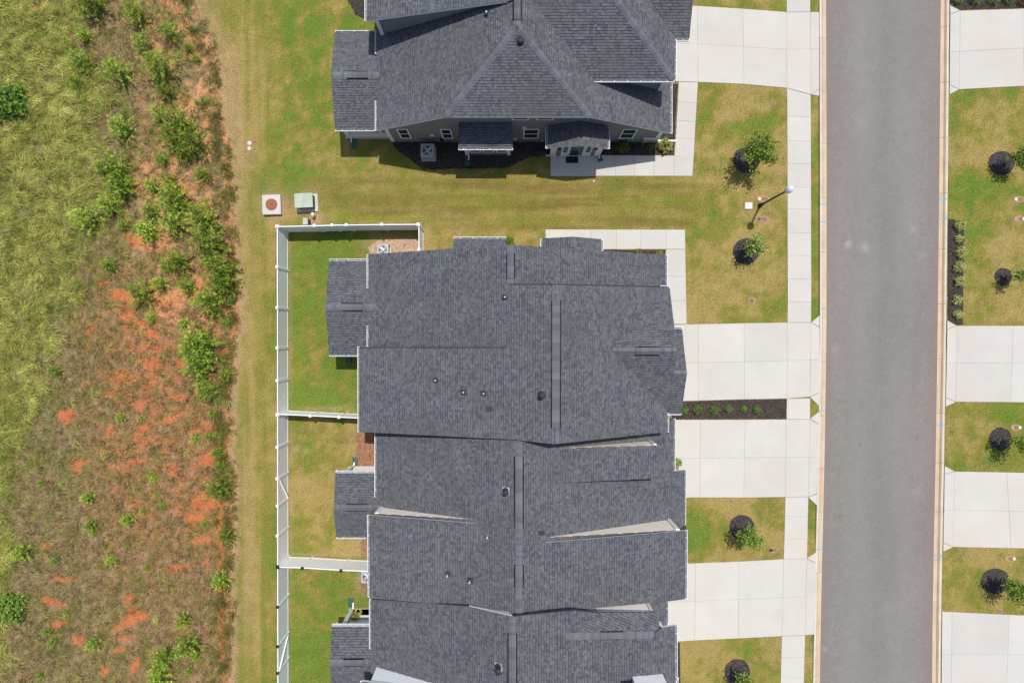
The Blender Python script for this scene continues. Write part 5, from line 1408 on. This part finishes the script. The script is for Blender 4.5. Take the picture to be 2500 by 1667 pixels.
blades('lawn_grass', 560000, (440, 2560), (-60, 1730), lawn_keep, lawn_color, (0.02, 0.05), (0.012, 0.028), (0.01, 0.05), 'short patchy yellow green grass of the mown lawns', bright=(0.5, 1.5))
gmask = lambda x, y: field_masks(x, y)
def keep_green(x, y):
    g, cm, cl = field_masks(x, y)
    return (x < edge_x(y) - 4) & (rng.random(len(x)) < (0.02 + 0.98 * g) * (0.35 + 0.9 * fbm(x / 16.0, y / 16.0, 97, 3)) * (1 - cl) * 1.15)
def keep_weed(x, y):
    g, cm, cl = field_masks(x, y)
    return (x < edge_x(y) + 4) & (rng.random(len(x)) < (1 - 0.86 * cm) * (1 - 0.75 * cl) * (1 - 0.75 * g))
def wind(x, y, n):
    return math.radians(8) + 2.6 * (fbm(x / 60.0, y / 30.0, 101, 3) - 0.5) + rng.normal(0, 0.42, n)
LG = np.array([0.66, 0.66, 0.16]); LG2 = np.array([0.32, 0.38, 0.065]); LG3 = np.array([0.74, 0.63, 0.28])
def longcol(x, y):
    t = fbm(x / 20.0, y / 20.0, 103, 3)
    c = lerp3(sstep(0.35, 0.65, t), np.tile(LG2, (len(x), 1)), LG)
    c = lerp3((rng.random(len(x)) < 0.25).astype(float) * 0.8, c, LG3)
    return c * (0.30 + 1.4 * fbm(x / 9.0, y / 5.0, 105, 2))[:, None]
WC = np.array([[0.36, 0.255, 0.115], [0.25, 0.165, 0.075], [0.42, 0.325, 0.18], [0.29, 0.235, 0.075], [0.36, 0.305, 0.095], [0.16, 0.11, 0.05]])
def weedcol(x, y):
    t = np.clip(fbm(x / 40.0, y / 40.0, 107, 3) + rng.normal(0, 0.22, len(x)), 0, 0.999)
    return WC[(t * 6).astype(int)] * 1.0
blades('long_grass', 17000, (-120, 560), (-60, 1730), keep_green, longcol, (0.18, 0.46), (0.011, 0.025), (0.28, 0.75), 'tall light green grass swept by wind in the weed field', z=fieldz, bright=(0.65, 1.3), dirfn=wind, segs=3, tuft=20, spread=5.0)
blades('dry_weeds', 19000, (-120, 590), (-60, 1730), keep_weed, weedcol, (0.08, 0.26), (0.012, 0.026), (0.06, 0.30), 'dry brown weeds and thatch covering the red clay', z=fieldz, bright=(0.6, 1.35), segs=2, tuft=8, spread=4.0)
def keep_edge(x, y):
    d = edge_x(y) - x
    return (d > -14) & (d < 60) & (fbm(x / 14.0, y / 22.0, 109, 3) > 0.50) & (rng.random(len(x)) < np.exp(-((d - 18) / 20.0) ** 2))
def edgecol(x, y):
    return lerp3((rng.random(len(x)) < 0.5).astype(float), np.tile(np.array([0.30, 0.29, 0.075]), (len(x), 1)), np.array([0.19, 0.20, 0.045]))
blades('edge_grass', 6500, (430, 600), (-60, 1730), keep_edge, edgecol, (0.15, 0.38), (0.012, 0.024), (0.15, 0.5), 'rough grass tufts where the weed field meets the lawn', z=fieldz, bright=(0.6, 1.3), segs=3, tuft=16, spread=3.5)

# ------------------------------------------------------------------ street lamp
lp = empty('street_lamp', P(1855, 502), label='black post lamp with clear globe leaning over the sidewalk in view', cat='street lamp')
b = MB(); b.lathe([(0.14, 0), (0.14, 0.12), (0.10, 0.16), (0.09, 0.5), (0.065, 0.56)], 14); b.build('base', M_black, lp)
b = MB(); b.tube([Vector((0, 0, 0.56)), Vector((0, 0, 2.2)), Vector((0, 0, 3.72))], [0.062, 0.055, 0.05], 12); b.build('pole', M_black, lp)
b = MB(); b.lathe([(0.05, 3.70), (0.09, 3.76), (0.13, 3.86), (0.12, 3.92)], 14); b.build('collar', M_black, lp)
b = MB(); b.lathe([(0.12, 3.92), (0.17, 4.0), (0.215, 4.14), (0.225, 4.26), (0.20, 4.38), (0.15, 4.47), (0.08, 4.53), (0.02, 4.55)], 24); b.build('globe', M_globe, lp, smooth=True)

# ------------------------------------------------------------------ air conditioners
def ac(px, py, s, h, rz, label):
    o = empty('air_conditioner', P(px, py, h * 0.9).xy.to_3d(), rz, label=label, cat='air conditioner', group='outdoor air conditioner units')
    b = MB(); b.box(-s / 2 - 0.08, s / 2 + 0.08, -s / 2 - 0.08, s / 2 + 0.08, 0, 0.07); b.build('pad', M_conc, o)
    b = MB(); b.box(-s / 2 + 0.03, s / 2 - 0.03, -s / 2 + 0.03, s / 2 - 0.03, 0.07, h - 0.1); b.build('coil', M_acdark, o)
    for k in range(16):
        z = 0.12 + (h - 0.26) * k / 16
        b = MB()
        for x0, x1, y0, y1 in ((-s / 2, s / 2, -s / 2, -s / 2 + 0.02), (-s / 2, s / 2, s / 2 - 0.02, s / 2), (-s / 2, -s / 2 + 0.02, -s / 2 + 0.02, s / 2 - 0.02), (s / 2 - 0.02, s / 2, -s / 2 + 0.02, s / 2 - 0.02)):
            b.box(x0, x1, y0, y1, z, z + 0.022)
        b.build('louver', M_acmetal, o)
    for i, j in ((-1, -1), (1, -1), (1, 1), (-1, 1)):
        b = MB(); b.box(i * s / 2 - 0.035, i * s / 2 + 0.035, j * s / 2 - 0.035, j * s / 2 + 0.035, 0.071, h - 0.075); b.build('corner_post', M_acmetal, o)
    r = s * 0.40                                             # top panel with a round opening
    b = MB(); n = 32
    sq = []
    for k in range(n):
        a = 2 * math.pi * k / n
        c, sn = math.cos(a), math.sin(a); m = max(abs(c), abs(sn))
        e = (s / 2 + 0.03)
        sq.append((c / m * e, sn / m * e))
    for k in range(n):
        a0, a1 = 2 * math.pi * k / n, 2 * math.pi * (k + 1) / n
        p, q = sq[k], sq[(k + 1) % n]
        i0, i1 = (math.cos(a0) * r, math.sin(a0) * r), (math.cos(a1) * r, math.sin(a1) * r)
        b.face([(*i0, h), (*p, h - 0.012), (*q, h - 0.012), (*i1, h)])
        b.face([(*p, h - 0.07), (*q, h - 0.07), (*q, h - 0.012), (*p, h - 0.012)])
        b.face([(*i1, h - 0.12), (*i0, h - 0.12), (*i0, h), (*i1, h)])
    b.build('top_panel', M_acmetal, o)
    for k in range(4):
        a = 0.7 + k * math.pi / 2
        b = MB()
        d, t = Vector((math.cos(a), math.sin(a), 0)), Vector((-math.sin(a), math.cos(a), 0))
        b.face([d * 0.06 - t * 0.05 + Vector((0, 0, h - 0.10)), d * r * 0.9 - t * 0.12 + Vector((0, 0, h - 0.11)), d * r * 0.92 + t * 0.10 + Vector((0, 0, h - 0.05)), d * 0.06 + t * 0.05 + Vector((0, 0, h - 0.07))])
        b.build('fan_blade', M_fan, o)
    b = MB(); b.lathe([(0.09, h - 0.11), (0.09, h - 0.04), (0.05, h - 0.03)], 14); b.build('motor', M_fan, o)
    for k in range(5):
        b = MB(); rr_ = r * (0.25 + 0.18 * k)
        pts = [Vector((math.cos(a * math.pi / 12) * rr_, math.sin(a * math.pi / 12) * rr_, h + 0.004)) for a in range(25)]
        b.tube(pts, 0.004, 4, cap=False); b.build('grille_ring', M_acmetal, o)
    for k in range(8):
        a = k * math.pi / 4
        b = MB(); b.tube([Vector((math.cos(a) * 0.08, math.sin(a) * 0.08, h + 0.004)), Vector((math.cos(a) * r, math.sin(a) * r, h + 0.004))], 0.004, 4, cap=False); b.build('grille_spoke', M_acmetal, o)
ac(1043.5, 368, 0.76, 0.82, 0.0, 'grey air conditioner in the black mulch bed of the grey house')
ac(935, 610, 0.64, 0.70, 0.0, 'grey air conditioner with shiny fan in the first fenced yard')
ac(897, 1407, 0.7, 0.78, 0.0, 'air conditioner mostly hidden under the third townhouse eave')

# ------------------------------------------------------------------ utility boxes, lids, manhole
mh = empty('manhole_block', P(667, 502), 0.03, label='square pale concrete block with rusty round cover beside the weed field', cat='manhole')
b = MB(); b.box(-0.57, 0.57, -0.61, 0.61, -0.1, 0.30); b.build('block', M_conc, mh)
b = MB(); b.lathe([(0.37, 0.302), (0.37, 0.318), (0.30, 0.322)], 28); b.build('frame', M_rust, mh)
b = MB(); b.lathe([(0.28, 0.324), (0.28, 0.336), (0.24, 0.338)], 28); b.build('cover', M_rust, mh)
for k in range(10):
    b = MB(); a = k * math.pi / 5
    b.box(math.cos(a) * 0.17 - 0.025, math.cos(a) * 0.17 + 0.025, math.sin(a) * 0.17 - 0.025, math.sin(a) * 0.17 + 0.025, 0.339, 0.347); b.build('tread_stud', M_rust, mh)
b = MB(); b.box(-0.06, 0.06, -0.02, 0.02, 0.34, 0.356); b.build('lift_bar', M_black, mh)
tf = empty('transformer', P(751, 496), 0.045, label='pale green metal transformer cabinet on the lawn beside the manhole block', cat='transformer')
b = MB(); b.box(-0.62, 0.66, -0.55, 0.55, 0, 0.08); b.build('pad', M_conc, tf)
b = MB(); b.box(-0.50, 0.50, -0.38, 0.38, 0.081, 0.72); b.build('cabinet', M_xfmr_d, tf)
for x0, x1 in ((-0.56, -0.003), (0.003, 0.56)):
    b = MB(); b.hexa([(x0, -0.44), (x1, -0.44), (x1, 0.44), (x0, 0.44)], 0.722, 0.79); b.build('lid', M_xfmr, tf)
b = MB(); b.box(0.50, 0.53, -0.12, 0.05, 0.3, 0.5); b.build('latch', M_black, tf)
pd = empty('utility_pedestal', P(754, 545), label='narrow grey utility pedestal at the north fence', cat='pedestal')
b = MB(); b.box(-0.16, 0.11, -0.18, 0.20, 0, 0.55); b.build('cabinet', M_acmetal, pd)
b = MB(); b.box(-0.18, 0.06, -0.20, 0.22, 0.552, 0.60); b.build('lid', M_xfmr, pd)
b = MB(); b.box(0.112, 0.135, -0.14, 0.16, 0.1, 0.5); b.build('door', M_black, pd)
mk = empty('marker_post', P(770, 527), label='short white round-topped pipe between transformer and fence', cat='pipe')
b = MB(); b.lathe([(0.07, 0), (0.07, 0.52)], 14); b.build('pipe', M_pipe, mk)
b = MB(); b.lathe([(0.11, 0.521), (0.11, 0.58), (0.05, 0.62)], 16); b.build('cap', M_lidw, mk)
lb_ = empty('junction_box', P(1827, 503), 0.0, label='square white utility box in the lawn left of the lamp', cat='utility box')
b = MB(); b.box(-0.27, 0.27, -0.23, 0.23, -0.05, 0.05); b.build('box', M_claypatch, lb_)
b = MB(); b.box(-0.22, 0.22, -0.19, 0.20, 0.051, 0.07); b.build('lid', M_lidw, lb_)
def lid(px, py, r, m, label, name='valve_box', group='round covers set in the lawns'):
    o = empty(name, P(px, py), label=label, cat='cover', group=group)
    b = MB(); b.lathe([(r * 1.5, -0.02), (r * 1.45, 0.022), (r * 1.1, 0.026)], 18); b.build('rim', M_claypatch, o)
    b = MB(); b.lathe([(r, 0.0), (r, 0.042), (r * 0.7, 0.048)], 18); b.build('cover', m, o)
    b = MB(); b.box(-r * 0.2, r * 0.2, -r * 0.1, r * 0.1, 0.049, 0.056); b.build('grip', M_black, o)
lid(1889, 252, 0.10, M_lid, 'brown round cover in the lawn below the top driveway')
lid(1835, 734, 0.15, M_lid, 'larger brown round cover in the lawn above the second driveway')
lid(1786, 1222, 0.10, M_lid, 'brown round cover at the top edge of the small lawn')
lid(1844, 1609, 0.09, M_lid, 'brown round cover above the bottom mulch ring')
lid(2394, 741, 0.09, M_lid, 'brown round cover across the road below the small mulch ring')
lid(2440, 1492, 0.11, M_lid, 'faint brown cover across the road at the lowest driveway edge')
lid(609.5, 350, 0.12, M_lidw, 'upper bluish white round cover on the back lawn strip')
lid(609, 363, 0.11, M_lidw, 'lower white round cover on the back lawn strip')
lid(1449.5, 443, 0.055, M_lidw, 'small pale pipe cap in the grass below the entry walk')
def meter(px, py, w, label, white):
    o = empty('water_meter_box', P(px, py), label=label, cat='meter box', group='oval meter boxes in the lawns')
    ov = [(math.cos(a * math.pi / 10) * 0.42 * w, math.sin(a * math.pi / 10) * 0.2) for a in range(20)]
    b = MB(); b.hexa(ov, -0.05, 0.024); b.build('rim', M_claypatch, o)
    ov2 = [(0.10 * w + math.cos(a * math.pi / 8) * 0.21 * w, math.sin(a * math.pi / 8) * 0.12) for a in range(16)]
    b = MB(); b.hexa(ov2, 0.025, 0.045); b.build('lid', M_lid, o)
    b = MB(); b.lathe([(0.10, 0.025), (0.10, 0.05), (0.07, 0.055)], 14, (-0.24 * w if white != 2 else 0.26, 0, 0)); b.build('cap', M_lidw if white else M_black, o)
meter(1863, 486, 1.0, 'oval meter box with white cap beside the lamp base', 1)
meter(1862, 535, 1.0, 'oval meter box with dark hole below the lamp', 0)
meter(2488, 487, 0.9, 'oval meter box with white cap at the right edge, upper of two', 1)
meter(2489, 535, 0.9, 'oval meter box at the right edge, lower of two', 2)
meter(2479, 1043, 0.8, 'oval meter box with white cap above a mulch ring across the road', 2)
meter(2465, 1363, 0.8, 'oval meter box above the lowest mulch ring across the road', 2)
meter(1888, 1342, 0.7, 'oval brown cover in the lower right of the small lawn', 0)

# ------------------------------------------------------------------ small things
dm = MB()
q = [P(1381, 380.5), P(1411, 380.5), P(1411, 399), P(1381, 399)]
ctr = sum(q, Vector()) / 4
dm.hexa([((v - ctr).x, (v - ctr).y) for v in q[::-1]], 0.064, 0.08, (0.012, 0.013, 0.016))
rr = random.Random(4)
for _ in range(70):
    x, y = rr.gauss(0, 0.13), rr.gauss(0, 0.09)
    if abs(x) > 0.34 or abs(y) > 0.2: continue
    dm.box(x - 0.014, x + 0.014, y - 0.008, y + 0.008, 0.081, 0.084, rr.choice([(0.05, 0.08, 0.02), (0.09, 0.07, 0.03), (0.05, 0.05, 0.05)]))
o = dm.build('door_mat', M_mat, None, label='black patterned door mat at the grey house entry', cat='door mat'); o.location = ctr
hs = MB()
pts = [P(1652 + 5 * math.cos(a * 0.5), 1652 + a * 0.5 + 3 * math.sin(a * 0.9), 0.05) for a in range(0, 26)]
c0 = pts[0].copy(); c0.z = 0
hs.tube([p - c0 for p in pts], 0.022, 6)
o = hs.build('garden_hose', M_white, None, label='white hose lying by the front wall at the bottom edge', cat='hose'); o.location = c0
hs = MB()
c0 = P(876, 1490); c0.z = 0
pts = []
for a in range(60):
    t = a * 0.42
    rad = 0.16 + 0.0006 * a
    pts.append(Vector((rad * math.cos(t) - 0.05 * math.sin(a * .1), rad * math.sin(t), 0.12 + 0.0012 * a)))
hs.tube(pts, 0.014, 6)
o = hs.build('garden_hose', M_hose, None, label='coiled yellow hose on the patio of the last fenced yard', cat='hose'); o.location = c0
